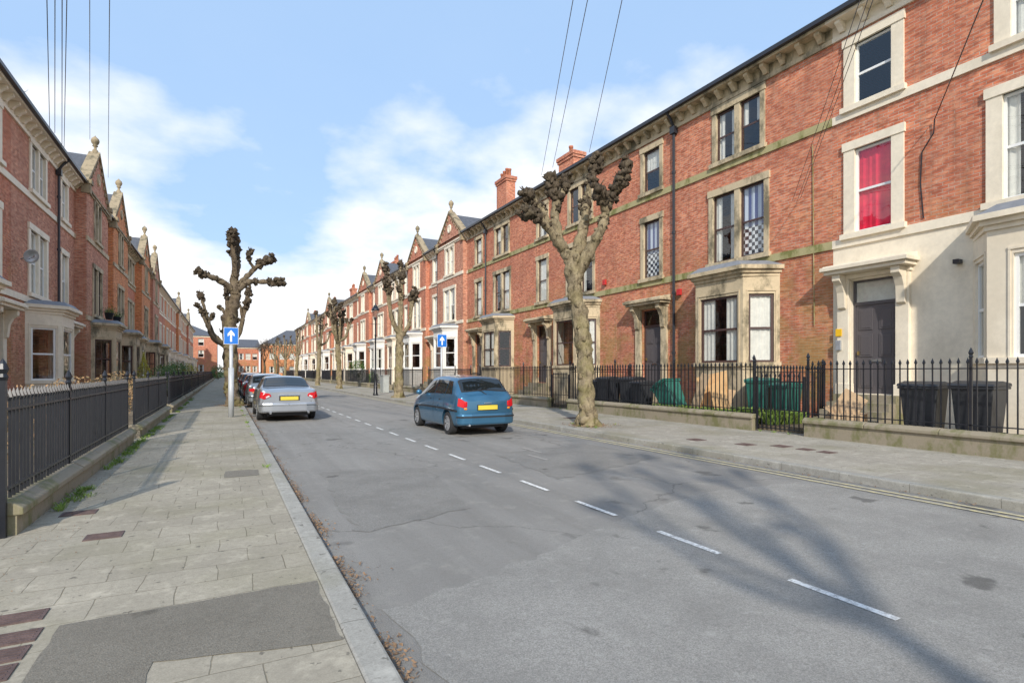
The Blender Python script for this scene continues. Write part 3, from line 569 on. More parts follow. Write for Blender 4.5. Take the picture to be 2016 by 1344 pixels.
for i,(a,b) in enumerate(RW):
    gwall(FR,a,b,PR,.42,'%s low mossy stone wall section on the right, counted from the camera'%ORD[i],'low stone walls under the railings')
    railing(FR,a,b,PR+.38,1.82 if i<3 else 1.75,'%s black spear topped railing on the right side, counted from the camera'%ORD[i],'iron railings on the right side',.135 if b<50 else .2,.010 if b<50 else .016)
def gate(X,y0,y1,z0,zt,label):
    root=empty('iron_gate',(X,y0,0)); l=y1-y0; m=MB(); n=int(l/.12)
    for i in range(1,n): spear(m,0,.05+(l-.1)*i/n,z0+.08,zt,.01)
    m.build('bars',M['black'],root); q=MB()
    for z in (z0+.1,z0+.55,zt-.22): q.box(-.016,.016,.04,l-.04,z-.012,z+.012)
    q.box(-.02,.02,.03,.06,z0+.05,zt-.1); q.box(-.02,.02,l-.06,l-.03,z0+.05,zt-.1); q.build('gate_frame',M['black'],root); tag(root,label,'gate')
gate(FR,7.62,8.93,PR,1.55,'black iron gate on the right in front of the cream house door')
gate(FR,17.12,18.38,PR,1.55,'black iron gate on the right behind the big pollarded tree')
gate(FR,25.32,26.38,PR,1.55,'black iron gate on the right in front of the fourth house')
railing(FR+.1,9.05,11.9,.25,1.75,'black railing running back from the street beside the cream house gate','railings dividing the front gardens',along='x')
railing(FR+.1,17.05,19.9,.25,1.75,'black railing running back from the street beside the flag house gate','railings dividing the front gardens',along='x')
LW=[(6.42,13.55),(14.45,21.9),(22.8,30.1),(31.0,37.4),(38.4,46.6),(47.6,57.8),(58.8,74),(75,90),(91,110),(111,132)]
for i,(a,b) in enumerate(LW):
    gwall(FL-.15,a,b,PL,.30,'%s low mossy stone wall section on the left, counted from the camera'%ORD[i],'low stone walls under the left railings')
    railing(FL-.15,a,b,PL+.27,1.42,'%s black spear topped railing on the left side, counted from the camera'%ORD[i],'iron railings on the left side',.11 if b<40 else .17,.011 if b<40 else .015)
q=MB(); q.box(-.024,.024,-.024,.024,0,1.40); q.lathe([(.028,0),(.04,.03),(.028,.06),(.045,.10),(.028,.15),(0,.2)],(0,0,1.40),10)
tag(q.build('gate_post',M['black'],loc=(FL-.12,6.36,PL)),'black iron gate post at the left edge beside the stone wall end','post')
# ------------------------------------------------------------------ trees
def smooth_path(pts,rads,k=4):
    P=[Vector(p) for p in pts]; out=[];ro=[]
    for i in range(len(P)-1):
        p0=P[max(i-1,0)];p1=P[i];p2=P[i+1];p3=P[min(i+2,len(P)-1)]
        for j in range(k):
            t=j/k; out.append(.5*((2*p1)+(-p0+p2)*t+(2*p0-5*p1+4*p2-p3)*t*t+(-p0+3*p1-3*p2+p3)*t**3)); ro.append(rads[i]*(1-t)+rads[i+1]*t)
    out.append(P[-1]); ro.append(rads[-1]); return out,ro
def knob(parent,c,r,dirv=Vector((0,0,1)),low=False):
    m=MB(); c=Vector(c); sub=1 if low else 2; dv=dirv.normalized()
    ball(m,c-dv*r*.2,r*.72,sub,.5)
    for k in range(8 if low else 24):
        d=Vector((random.gauss(0,1),random.gauss(0,1),random.gauss(0,1))); d.normalize(); s=random.uniform(-1.7,.6)
        ball(m,c+dv*r*s+d*r*random.uniform(.45,1.0)*(1-.25*abs(s)),r*random.uniform(.24,.48),1 if low else 2,.5,(random.uniform(.8,1.2),random.uniform(.8,1.2),random.uniform(.8,1.2)))
    if not low:
        for k in range(6):
            d=(Vector((random.gauss(0,.7),random.gauss(0,.7),.8))+dv*.4).normalized(); m.tube([c+d*r*.4,c+d*(r+random.uniform(.02,.08))],[.02,.010],4)
    return m.build('knob',M['barkd'],parent,True)
def limb(root,pts,rads,low=False,seed=0,k=.16,midknobs=(),mat='bark'):
    pts,rr=smooth_path(pts,rads,6 if not low else 3); m=MB(); m.tube(pts,rr,7 if low else 14,.28,seed,4.5)
    if not low:
        for q in range(int(len(pts)*.8)):
            j=random.randrange(1,len(pts)-1); a=random.uniform(0,6.28); ball(m,pts[j]+Vector((cos(a),sin(a),random.uniform(-.4,.4)))*rr[j]*.9,rr[j]*random.uniform(.3,.7),1,.4)
    b=m.build('branch',M[mat],root,True)
    knob(b,pts[-1],k,(pts[-1]-pts[-2]).normalized(),low)
    for f,s in midknobs: j=int(f*(len(pts)-1)); knob(b,pts[j],s,(pts[j+1]-pts[j]).normalized(),low)
    return b
def tree_root(x,y,z,label): r=empty('pollarded_tree',(x,y,z)); tag(r,label,'tree','pollarded street trees'); return r
def trunkmesh(root,pts,rads,low=False,lump=.2,seed=0,burrs=8,mat='bark'):
    p2,r2=smooth_path(pts,rads,10 if not low else 5); m=MB(); m.tube(p2,r2,10 if low else 28,lump,seed,3.4)
    for i in range(burrs):
        j=random.randrange(2,len(p2)-1); a=random.uniform(0,6.28); ball(m,p2[j]+Vector((cos(a),sin(a),0))*r2[j]*.85,r2[j]*random.uniform(.2,.5),1 if low else 2,.45,(1,1,1.3))
    m.build('trunk',M[mat],root,True)
TX,TY=8.6,11.8; Zt=TX*S_+TY*C_; R_=Vector((C_,-S_,0)); D_=Vector((S_,C_,0))
px0=1008+F_*(TX*C_-TY*S_)/Zt
def tp(x,y,dep=0): return R_*((x-px0)/F_*Zt)+D_*dep+Vector((0,0,CZ-PR+(HZ-y)/F_*Zt))
root=tree_root(TX,TY,PR,'large knobbly pollarded tree on the right pavement nearest the camera')
trunkmesh(root,[Vector((0,0,-.1)),Vector((0,0,.12)),tp(1155,790),tp(1153,740),tp(1152,700),tp(1146,660),tp(1141,620),tp(1133,580),tp(1130,545),tp(1128,515),tp(1126,495)],[.36,.27,.215,.20,.19,.235,.21,.21,.23,.23,.18],lump=.2,seed=3,burrs=50)
LB=[([tp(1128,520),tp(1112,492,.1),tp(1098,455,.2),tp(1094,420,.3),tp(1097,380,.3),tp(1083,352,.3)],[.18,.15,.135,.12,.10,.085],.24,[(.78,.15),(.5,.12)]),
    ([tp(1110,490,.1),tp(1085,462,-.2),tp(1062,440,-.4),tp(1038,432,-.5)],[.14,.11,.09,.075],.22,[(.6,.12)]),
    ([tp(1082,458,-.2),tp(1068,425,-.3),tp(1055,405,-.3),tp(1036,392,-.4)],[.095,.08,.07,.065],.20,[(.65,.13)]),
    ([tp(1097,400,.3),tp(1112,365,.5),tp(1118,340,.6)],[.09,.075,.06],.19,[]),
    ([tp(1128,520),tp(1142,480,.1),tp(1152,440,.2),tp(1156,400,.3),tp(1165,350,.3),tp(1180,308,.3)],[.17,.14,.125,.11,.09,.07],.23,[(.64,.19),(.84,.14)]),
    ([tp(1137,540),tp(1160,495,-.2),tp(1180,455,-.4),tp(1190,420,-.4),tp(1204,385,-.5),tp(1214,370,-.5)],[.17,.14,.125,.11,.095,.08],.22,[(.72,.17),(.45,.14)]),
    ([tp(1204,388,-.5),tp(1218,362,-.6),tp(1224,340,-.6)],[.09,.075,.06],.19,[]),
    ([tp(1188,430,-.4),tp(1178,408,-.6),tp(1168,392,-.8)],[.09,.08,.07],.22,[])]
for i,(p,r,k,mk) in enumerate(LB): limb(root,p,r,False,i*3.1,k,mk)
TX,TY=.36,26.0; Zt=TX*S_+TY*C_; px0=1008+F_*(TX*C_-TY*S_)/Zt
def tq(x,y,dep=0): return R_*((x-px0)/F_*Zt)+D_*dep+Vector((0,0,CZ-PL+(HZ-y)/F_*Zt))
root=tree_root(TX,TY,PL,'pollarded tree on the left pavement just behind the blue arrow sign')
trunkmesh(root,[Vector((0,0,-.1)),Vector((0,0,.2)),tq(455,760),tq(455,700),tq(454,650),tq(457,610),tq(463,582),tq(466,565)],[.42,.31,.25,.23,.26,.24,.19,.16],seed=8,burrs=24,mat='barkm')
LQ=[([tq(463,580),tq(462,550),tq(463,520,.2),tq(455,485,.3),tq(453,464,.3)],[.18,.14,.11,.09,.07],.27,[(.7,.19)]),
    ([tq(464,545),tq(468,510,-.3),tq(468,480,-.5),tq(470,467,-.5)],[.12,.10,.085,.07],.24,[]),
    ([tq(463,575),tq(450,560,-.4),tq(432,550,-.8),tq(420,545,-1)],[.14,.11,.09,.065],.19,[(.6,.14)]),
    ([tq(468,570),tq(485,554,.2),tq(505,552,.4),tq(538,551,.6)],[.14,.11,.09,.065],.24,[(.6,.14)]),
    ([tq(466,565),tq(480,535,.5),tq(495,515,.7),tq(512,502,.8)],[.13,.10,.085,.07],.28,[]),
    ([tq(463,520,.2),tq(450,505,.6),tq(440,488,.8)],[.09,.075,.06],.22,[]),
    ([tq(488,526,.6),tq(484,508,.3),tq(488,494,.2)],[.08,.065,.05],.17,[])]
for i,(p,r,k,mk) in enumerate(LQ): limb(root,p,r,False,i*2.7+1,k,mk,'barkm')
def pollard(x,y,z,h,label,seed,low=False,spread=1.0,mat='bark',thin=1.0,kn=1.0):
    random.seed(seed); root=tree_root(x,y,z,label); th=h*random.uniform(.46,.54); lx,ly=random.uniform(-.2,.2),random.uniform(-.2,.2)
    trunkmesh(root,[(0,0,-.1),(0,0,.25),(lx*.4,ly*.4,th*.4),(lx,ly,th*.75),(lx,ly,th)],[.36*thin,.25*thin,.20*thin,.22*thin,.18*thin],low,.2,seed,14 if not low else 3,mat)
    n=random.choice((5,6,7)); base=random.uniform(0,6.28)
    for i in range(n):
        a=base+i*2*pi/n+random.uniform(-.3,.3); out=spread*random.uniform(.7,1.3) if i%3 else .35; top=h*random.uniform(.84,.97) if i%2 else h*random.uniform(.7,.84)
        if i==0: top=h*.98
        p0=Vector((lx,ly,th-random.uniform(0,.5))); p3=Vector((lx+cos(a)*out,ly+sin(a)*out,top)); p1=p0.lerp(p3,.3)+Vector((cos(a)*.25*out,sin(a)*.25*out,-.1)); p2=p0.lerp(p3,.65)+Vector((cos(a)*.15*out,sin(a)*.15*out,.0))
        limb(root,[p0,p1,p2,p3],[.135*thin,.11*thin,.09*thin,.07*thin],low,seed+i,random.uniform(.18,.26)*kn,[(.7,.15*kn)] if i%2 else [],mat)
        if not low or i%2:
            q=p2+Vector((random.uniform(-.5,.5),random.uniform(-.5,.5),random.uniform(.3,.7))); limb(root,[p1.lerp(p2,.6),p2.lerp(q,.5)+Vector((0,0,-.05)),q],[.08*thin,.07*thin,.06*thin],low,seed+i+.5,random.uniform(.14,.2)*kn,(),mat)
    random.seed(seed+99)
pollard(8.6,29.6,PR,7.8,'tall pollarded tree on the right beside the black street lamp',21,spread=.95)
pollard(8.6,47.2,PR,7.6,'pollarded tree on the right pavement, third from the camera',22,spread=1.0)
pollard(8.6,59.3,PR,7.8,'pollarded tree on the right pavement, fourth from the camera',23,True,1.1)
pollard(8.6,78.5,PR,7.5,'pollarded tree on the right pavement, fifth from the camera',24,True,1.1)
pollard(8.6,94.6,PR,7.5,'distant pollarded tree on the right pavement, sixth from the camera',25,True,1.1)
pollard(8.6,112,PR,7.5,'most distant pollarded tree on the right pavement',26,True,1.1)
pollard(.3,37,PL,6.9,'smaller pollarded tree on the left pavement partly behind the nearer one',31,False,1.2,'barkm')
pollard(.3,52,PL,6.2,'third pollarded tree along the left pavement, hidden among others',32,True,1.0,'barkm')
pollard(.2,-4.4,PL,8.8,'pollarded tree on the left pavement behind the viewpoint, casting road shadows',35,False,1.5,'bark',.5,.62)
random.seed(5)
def baretree(x,y,h,label):
    root=empty('bare_tree',(x,y,0)); t=MB(); t.tube([(0,0,0),(.1,0,h*.3),(0,0,h*.45)],[.25,.2,.16],8,.1); t.build('trunk',M['barkd'],root,True); m=MB()
    def rec(p,d,l,r,n):
        q=p+d*l; m.tube([p,q],[r,r*.65],4)
        if n==0: return
        for k in range(3):
            e=(d+Vector((random.gauss(0,.55),random.gauss(0,.55),random.gauss(.1,.3)))).normalized(); rec(q,e,l*random.uniform(.6,.85),r*.6,n-1)
    for k in range(4): rec(Vector((0,0,h*.42)),Vector((random.gauss(0,.5),random.gauss(0,.5),1)).normalized(),h*.2,.12,4)
    m.build('crown',M['barkd'],root); tag(root,label,'tree')
baretree(12,150,11,'bare twiggy tree in front of the wide brick building at the far end'); baretree(7.6,128,8,'bare twiggy tree by the kerb near the far junction'); baretree(16,148,10,'bare twiggy tree on the far right of the junction')
def shrub(x,y,z,rx,ry,h,mat,label,n=900,s=.03,cone=False):
    root=empty('shrub',(x,y,z)); st=MB()
    for k in range(7): a=random.uniform(0,6.28); st.tube([(0,0,0),(cos(a)*rx*.3,sin(a)*ry*.3,h*.5),(cos(a)*rx*.6,sin(a)*ry*.6,h*.85)],[.015,.012,.005],4)
    st.build('stem',M['barkd'],root); m=MB()
    for i in range(n):
        d=Vector((random.gauss(0,1),random.gauss(0,1),random.gauss(0,1))).normalized()*random.uniform(.55,1.08); f=1
        if cone: f=max(.15,1-(d.z+1)*.45)
        if noise.noise(d*2.2+Vector((x,y,0)))<-.18: continue
        p=Vector((d.x*rx*f,d.y*ry*f,h*.55+d.z*h*.45)); u=Vector((random.gauss(0,1),random.gauss(0,1),random.gauss(0,1))).normalized()*s*random.uniform(.6,1.3); w_=u.orthogonal().normalized()*s*.5
        m.quad(p-u,p+w_,p+u,p-w_)
    m.build('foliage',M[mat],root); tag(root,label,'shrub')
shrub(-2.5,9.8,.25,.4,1.0,1.12,'lbrown','low shrub with dry rust coloured leaves behind the nearest left railing',1300)
shrub(-2.6,13.6,.25,.5,1.3,1.22,'lbrown','rust brown shrub behind the left railing near the first gate',1700)
shrub(-2.6,18.3,.25,.55,1.9,1.3,'lbrown','long brownish shrub behind the second left railing',2200)
shrub(-2.7,24.6,.25,.5,.5,2.0,'lyel','small cone shaped golden green shrub behind the left railing',1500,.035,True)
shrub(-2.6,33,.25,.8,1.3,1.7,'lgreen','dark green bush farther along the left front gardens',2000,.05)
shrub(-2.8,42,.25,.8,1.5,2.0,'lgreen','tall green bush in the left gardens before the third gable',2000,.06)
shrub(-2.6,52,.25,.7,1.0,2.0,'lyel','yellow green bush in the distant left gardens',1500,.06)
shrub(-.9,96,.25,1,2,2.3,'lgreen','green hedge bush at the far left pavement end',1200,.1)
shrub(12.6,59,.25,.9,1.5,2.6,'lgreen','dark evergreen bush in the right front gardens under the far trees',2000,.07)
shrub(12.5,52,.25,.6,1.3,1.3,'lgreen','low green bush behind the far right railing',1500,.06)
# ------------------------------------------------------------------ cars
def cr(a,b,c,d,t): return .5*((2*b)+(c-a)*t+(2*a-5*b+4*c-d)*t*t+(3*b-a-3*c+d)*t**3)
class CarSurf:
    def __init__(s,K,dome=.012):
        s.K=[]
        for (y,zb,w,zm,zbelt,wb,zc,wc,zr) in K:
            half=[(0,zb),(w*.84,zb),(w*.965,zb+.10),(w,zm),(wb,zbelt),(wc,zc),(wc*.72,zr-dome),(0,zr)]
            ring=half+[(-a,b) for a,b in half[::-1][1:-1]]
            s.K.append((y,ring))
    def pt(s,u,t):
        n=len(s.K); i=min(int(u),n-2); fu=u-i; R=14
        def ringpt(k):
            k=max(0,min(n-1,k)); y,r=s.K[k]; j=int(t)%R; ft=t-int(t); P=[r[(j-1)%R],r[j],r[(j+1)%R],r[(j+2)%R]]
            return [y]+[cr(P[0][q],P[1][q],P[2][q],P[3][q],ft)*.65+(P[1][q]*(1-ft)+P[2][q]*ft)*.35 for q in (0,1)]
        A=[ringpt(i-1),ringpt(i),ringpt(i+1),ringpt(i+2)]
        v=[cr(A[0][q],A[1][q],A[2][q],A[3][q],fu)*.6+(A[1][q]*(1-fu)+A[2][q]*fu)*.4 for q in range(3)]
        v[0]=A[1][0]*(1-fu)+A[2][0]*fu
        return Vector((v[1],v[0],v[2]))
    def patch(s,u0,u1,t0,t1,nu,ntt,off=.006,trim=None):
        m=MB(); g=[]
        for i in range(nu+1):
            for j in range(ntt+1):
                u=u0+(u1-u0)*i/nu; t=t0+(t1-t0)*j/ntt
                if trim: u,t=trim(i/nu,j/ntt,u,t)
                p=s.pt(u,t); du=s.pt(min(u+.02,len(s.K)-1.001),t)-s.pt(max(u-.02,0),t); dt=s.pt(u,t+.02)-s.pt(u,t-.02); nn=du.cross(dt); nn.normalize()
                c=Vector((0,p.y,.7))
                if nn.dot(p-c)<0: nn=-nn
                g.append(p+nn*off)
        m.add(g,[(i*(ntt+1)+j,i*(ntt+1)+j+1,(i+1)*(ntt+1)+j+1,(i+1)*(ntt+1)+j) for i in range(nu) for j in range(ntt)]); return m
KH=[(0.0,.38,.58,.54,.83,.55,.86,.46,.875),(.05,.31,.72,.55,.92,.68,.955,.57,.975),(.17,.25,.785,.57,.95,.745,1.06,.61,1.10),(.50,.20,.81,.58,.955,.77,1.34,.585,1.41),(.90,.18,.815,.6,.95,.775,1.385,.60,1.465),(1.65,.18,.815,.6,.94,.775,1.40,.605,1.485),(2.25,.18,.815,.6,.92,.77,1.34,.59,1.42),(2.92,.18,.81,.58,.895,.75,.97,.67,.99),(3.35,.2,.79,.55,.83,.71,.86,.60,.88),(3.66,.25,.72,.5,.71,.64,.75,.52,.77),(3.8,.34,.55,.45,.58,.49,.61,.40,.63)]
KS=[(0.0,.38,.76,.56,.90,.70,.93,.60,.94),(.07,.31,.85,.58,.96,.79,1.0,.68,1.015),(.35,.25,.885,.58,.985,.82,1.03,.70,1.05),(.95,.2,.90,.6,.985,.835,1.055,.70,1.085),(1.6,.2,.90,.6,.98,.835,1.32,.62,1.38),(2.25,.2,.90,.6,.97,.83,1.36,.63,1.425),(3.0,.2,.90,.6,.955,.825,1.29,.62,1.35),(3.68,.2,.895,.58,.94,.81,1.01,.71,1.03),(4.2,.22,.87,.55,.87,.77,.91,.66,.93),(4.58,.27,.79,.5,.73,.69,.77,.56,.79),(4.72,.34,.60,.45,.6,.52,.62,.42,.63)]
def bx(parent,name,mat,x0,x1,y0,y1,z0,z1,bev=.01):
    m=MB(); m.box(x0,x1,y0,y1,z0,z1); return m.build(name,M[mat],parent,bevel=bev)
def wheel(root,x,y,r,sx):
    m=MB(); w=.19; pr=[(r*.66,-w/2),(r*.92,-w/2),(r*.985,-w/2+.02),(r,-w/2+.05),(r,w/2-.05),(r*.985,w/2-.02),(r*.92,w/2),(r*.66,w/2)]
    m.lathe([(a,b) for a,b in pr],(x,y,r),28,'x')
    t_=fixn(m.build('wheel',M['tyre'],root,False))
    xo=x+sx*(w/2-.012); rm=MB(); rm.lathe([(r*.56,-.02),(r*.67,-.01),(r*.68,.012),(r*.60,.014),(r*.57,-.015)],(xo,y,r),24,'x')
    for k in range(6):
        a=k*pi/3+.3; cx,cz=cos(a),sin(a); px,pz=-sin(a),cos(a); a0,a1=r*.08,r*.6; h=.028
        rm.add([(xo-.008,y+cx*a0-px*h,r+cz*a0-pz*h),(xo-.008,y+cx*a0+px*h,r+cz*a0+pz*h),(xo-.008,y+cx*a1+px*h*1.5,r+cz*a1+pz*h*1.5),(xo-.008,y+cx*a1-px*h*1.5,r+cz*a1-pz*h*1.5),
                (xo+.012,y+cx*a0-px*h,r+cz*a0-pz*h),(xo+.012,y+cx*a0+px*h,r+cz*a0+pz*h),(xo+.008,y+cx*a1+px*h*1.5,r+cz*a1+pz*h*1.5),(xo+.008,y+cx*a1-px*h*1.5,r+cz*a1-pz*h*1.5)],[(0,1,2,3),(4,5,6,7),(0,3,7,4),(1,2,6,5)])
    rm.lathe([(0,.014),(r*.12,.014),(r*.14,-.01)],(xo,y,r),12,'x'); fixn(rm.build('rim',M['rim'],t_))
    b=MB(); b.lathe([(0,0),(r*.64,0)],(x+sx*(w/2-.06),y,r),20,'x'); b.build('brake_disc',M['trimblack'],t_)
def car(kind,X,Y,paint,label):
    K=KH if kind=='hatch' else KS; root=empty('parked_car' if kind!='hatch' or X<3 else 'car',(X,Y,0)); tag(root,label,'car','cars on the street'); sf=CarSurf(K,.028 if kind=='hatch' else .018); nk=len(K)
    axr,axf,rw=(.68,3.08,.285) if kind=='hatch' else (1.02,3.78,.32); hw=max(k[2] for k in K)
    m=MB(); SU,ST=6,4; nu=(nk-1)*SU; R=14*ST; vs=[]
    for i in range(nu+1):
        for j in range(R): vs.append(sf.pt(min(i/SU,nk-1-1e-6),j/ST))
    fs=[(i*R+j,i*R+(j+1)%R,(i+1)*R+(j+1)%R,(i+1)*R+j) for i in range(nu) for j in range(R)]+[tuple(range(R)),tuple(range(nu*R,nu*R+R))[::-1]]
    m.add(vs,fs); body=fixn(m.build('body',M[paint],root,True))
    c=MB()
    for ay in (axr,axf):
        for sx in (-1,1):
            x0,x1=sorted((sx*(hw-.24),sx*(hw+.3))); n=24; rr=rw+.055
            c.add([(x0,ay+rr*cos(2*pi*k/n),rw+.01+rr*sin(2*pi*k/n)) for k in range(n)]+[(x1,ay+rr*cos(2*pi*k/n),rw+.01+rr*sin(2*pi*k/n)) for k in range(n)],[tuple(range(n)),tuple(range(n,2*n))[::-1]]+[(k,(k+1)%n,(k+1)%n+n,k+n) for k in range(n)])
    cut=fixn(c.build('cutter',M['trimblack'])); md=body.modifiers.new('b','BOOLEAN'); md.object=cut; md.operation='DIFFERENCE'; md.solver='EXACT'
    body.parent=None; bpy.context.view_layer.update(); dg=bpy.context.evaluated_depsgraph_get(); me=bpy.data.meshes.new_from_object(body.evaluated_get(dg)); body.modifiers.clear(); body.parent=root
    if len(me.polygons)>200: body.data=me
    bpy.data.objects.remove(cut)
    body.data.polygons.foreach_set('use_smooth',[True]*len(body.data.polygons))
    try: body.data.set_sharp_from_angle(angle=radians(38))
    except Exception: pass
    for ay in (axr,axf):
        for sx in (-1,1): wheel(root,sx*(hw-.115),ay,rw,sx)
    bx(root,'chassis','trimblack',-hw*.7,hw*.7,.25,K[-1][0]-.3,.17,.32)
    if kind=='hatch':
        sf.patch(1.98,2.97,4.95,9.05,8,20,.004).build('window_seal',M['trimblack'],root,True)
        g=sf.patch(2.08,2.90,5.15,8.85,8,20,.008); g.build('rear_window',M['cglass'],root,True)
        g=sf.patch(6.12,6.95,5.02,8.98,8,16); g.build('windscreen',M['cglass'],root,True)
        for t0,t1 in ((4.14,4.86),(9.14,9.86)):
            lo=t0<7
            def trimq(fi,fj,u,t,lo=lo): k=fj if lo else 1-fj; return (u+(1-fi)*k*.55,t)
            sf.patch(2.9,3.95,t0,t1,8,6,trim=trimq).build('quarter_window',M['cglass'],root,True); sf.patch(4.03,4.97,t0,t1,6,6).build('side_window',M['cglass'],root,True)
            def trimf(fi,fj,u,t,lo=lo): k=fj if lo else 1-fj; return (u-fi*k*.55,t)
            sf.patch(5.05,6.75,t0,t1,8,6,trim=trimf).build('side_window',M['cglass'],root,True)
            sf.patch(1.5,7.6,*( (3.08,3.2) if lo else (10.8,10.92)),30,2,.012).build('rubbing_strip',M['trimblack'],root,True)
            for uu in (3.98,5.01): sf.patch(uu,uu+.02,*((2.3,4.95) if lo else (9.05,11.7)),1,14,.003).build('door_gap',M['trimblack'],root)
            for uu in (4.3,5.25): sf.patch(uu,uu+.14,*((3.72,3.8) if lo else (10.2,10.28)),3,1,.02).build('door_handle',M['trimblack'],root)
            sf.patch(.35,1.5,*((3.45,3.95) if lo else (10.05,10.55)),8,5,.012).build('tail_light',M['redl'],root,True)
        for sx in (-1,1):
            a,b=sorted((sx*.53,sx*.62)); bx(root,'tail_light','redl',a,b,-.01,.09,.70,.85,.03)
            a,b=sorted((sx*.54,sx*.62)); bx(root,'indicator','amber',a,b,-.012,.06,.64,.695,.02)
        m=MB(); pl=[(-.76,.24),(-.77,.08),(-.68,-.02),(-.45,-.07),(.45,-.07),(.68,-.02),(.77,.08),(.76,.24)]; m.prism([(a,b) for a,b in pl],.27,.55); m.build('bumper',M[paint],root,bevel=.05)
        m=MB(); m.prism([(a*1.006,b-.008) for a,b in pl],.45,.485); m.build('bumper_strip',M['trimblack'],root)
        bx(root,'rear_plate','plate',-.26,.26,-.035,-.01,.635,.745,.004); bx(root,'plate_recess','trimblack',-.28,.28,-.02,.0,.62,.76,.01)
        m=MB(); m.tube([(.02,.08,.99),(-.1,.15,1.09),(-.32,.20,1.12)],[.012,.009,.007],5); m.build('rear_wiper',M['trimblack'],root)
        bx(root,'boot_handle','chrome',-.10,.10,-.03,-.005,.79,.81,.006)
        m=MB(); m.tube([(.0,2.2,1.42),(.0,2.05,1.75)],[.006,.003],4); m.build('aerial',M['trimblack'],root)
        m=MB(); m.cyl((-.5,-.06,.27),(-.5,.15,.27),.025); m.build('exhaust_pipe',M['metal'],root)
        my=2.62; mz=.98
    else:
        sf.patch(3.02,3.99,4.95,9.05,8,18,.004).build('window_seal',M['trimblack'],root,True)
        sf.patch(3.10,3.95,5.06,8.94,8,18,.008).build('rear_window',M['cglass'],root,True); sf.patch(6.08,6.95,5.02,8.98,8,16).build('windscreen',M['cglass'],root,True)
        for t0,t1 in ((4.14,4.86),(9.14,9.86)):
            lo=t0<7
            def trimq(fi,fj,u,t,lo=lo): k=fj if lo else 1-fj; return (u+(1-fi)*k*.55,t)
            sf.patch(3.35,4.95,t0,t1,8,6,trim=trimq).build('side_window',M['cglass'],root,True)
            def trimf(fi,fj,u,t,lo=lo): k=fj if lo else 1-fj; return (u-fi*k*.5,t)
            sf.patch(5.05,6.7,t0,t1,8,6,trim=trimf).build('side_window',M['cglass'],root,True)
            sf.patch(3.4,6.9,*((4.02,4.07) if lo else (9.93,9.98)),20,1,.010).build('window_trim',M['chrome'],root,True)
            for uu in (4.99,): sf.patch(uu,uu+.02,*((2.3,4.95) if lo else (9.05,11.7)),1,14,.003).build('door_gap',M['trimblack'],root)
            for uu in (4.2,5.3): sf.patch(uu,uu+.16,*((3.72,3.8) if lo else (10.2,10.28)),3,1,.02).build('door_handle',M['chrome'],root)
            sf.patch(.15,1.35,*((3.45,3.95) if lo else (10.05,10.55)),8,5,.012).build('tail_light',M['redl'],root,True)
        for sx in (-1,1):
            m=MB(); P=[(sx*.52,.80),(sx*.74,.70),(sx*.77,.86),(sx*.70,.91),(sx*.56,.88)]; P=P if sx>0 else P[::-1]; m.xprism(P,-.03,.12); fixn(m.build('tail_light',M['redl'],root,bevel=.012))
            m=MB(); P=[(sx*.57,.795),(sx*.67,.75),(sx*.68,.79),(sx*.59,.83)]; m.xprism(P,-.037,-.025); fixn(m.build('reverse_light',M['clearl'],root))
            m=MB(); m.cyl((sx*.55,-.1,.29),(sx*.55,.2,.29),.035,n=12); m.build('exhaust_pipe',M['chrome'],root)
        m=MB(); pl=[(-.86,.32),(-.88,.08),(-.78,-.04),(-.5,-.09),(.5,-.09),(.78,-.04),(.88,.08),(.86,.32)]; m.prism(pl,.30,.60); m.build('bumper',M[paint],root,bevel=.05)
        m=MB(); m.prism([(a*1.004,b-.006) for a,b in pl],.50,.525); m.build('bumper_strip',M['chrome'],root)
        bx(root,'plate_recess','trimblack',-.30,.30,-.02,.0,.66,.80,.01); bx(root,'rear_plate','plate',-.26,.26,-.035,-.015,.675,.785,.004); bx(root,'boot_trim','chrome',-.31,.31,-.045,-.01,.815,.845,.008)
        my=3.3; mz=1.0
    for sx in (-1,1):
        m=MB(); ball(m,(sx*(hw+.06),my,mz+.02),.1,2,.0,(.9,.6,.75)); m.build('wing_mirror',M[paint],root,True)
    L_=K[-1][0]
    for sx in (-1,1):
        a,b=sorted((sx*.38,sx*.56)); bx(root,'headlight','clearl',a,b,L_-.18,L_-.04,.56,.68,.02)
    return root
car('hatch',5.70,11.95,'cblue','metallic blue hatchback driving in the middle of the road')
car('saloon',1.80,18.2,'csilver','silver saloon car parked at the left kerb, nearest of the parked cars')
car('hatch',1.68,25.6,'cgrey','grey hatchback parked second in line at the left kerb')
car('saloon',1.75,31.5,'cred','dark red car parked third in line at the left kerb')
car('hatch',1.68,38.2,'cblack','black hatchback parked fourth in line at the left kerb')
car('hatch',1.68,43.8,'cblack','most distant dark car parked at the left kerb, fifth in line')
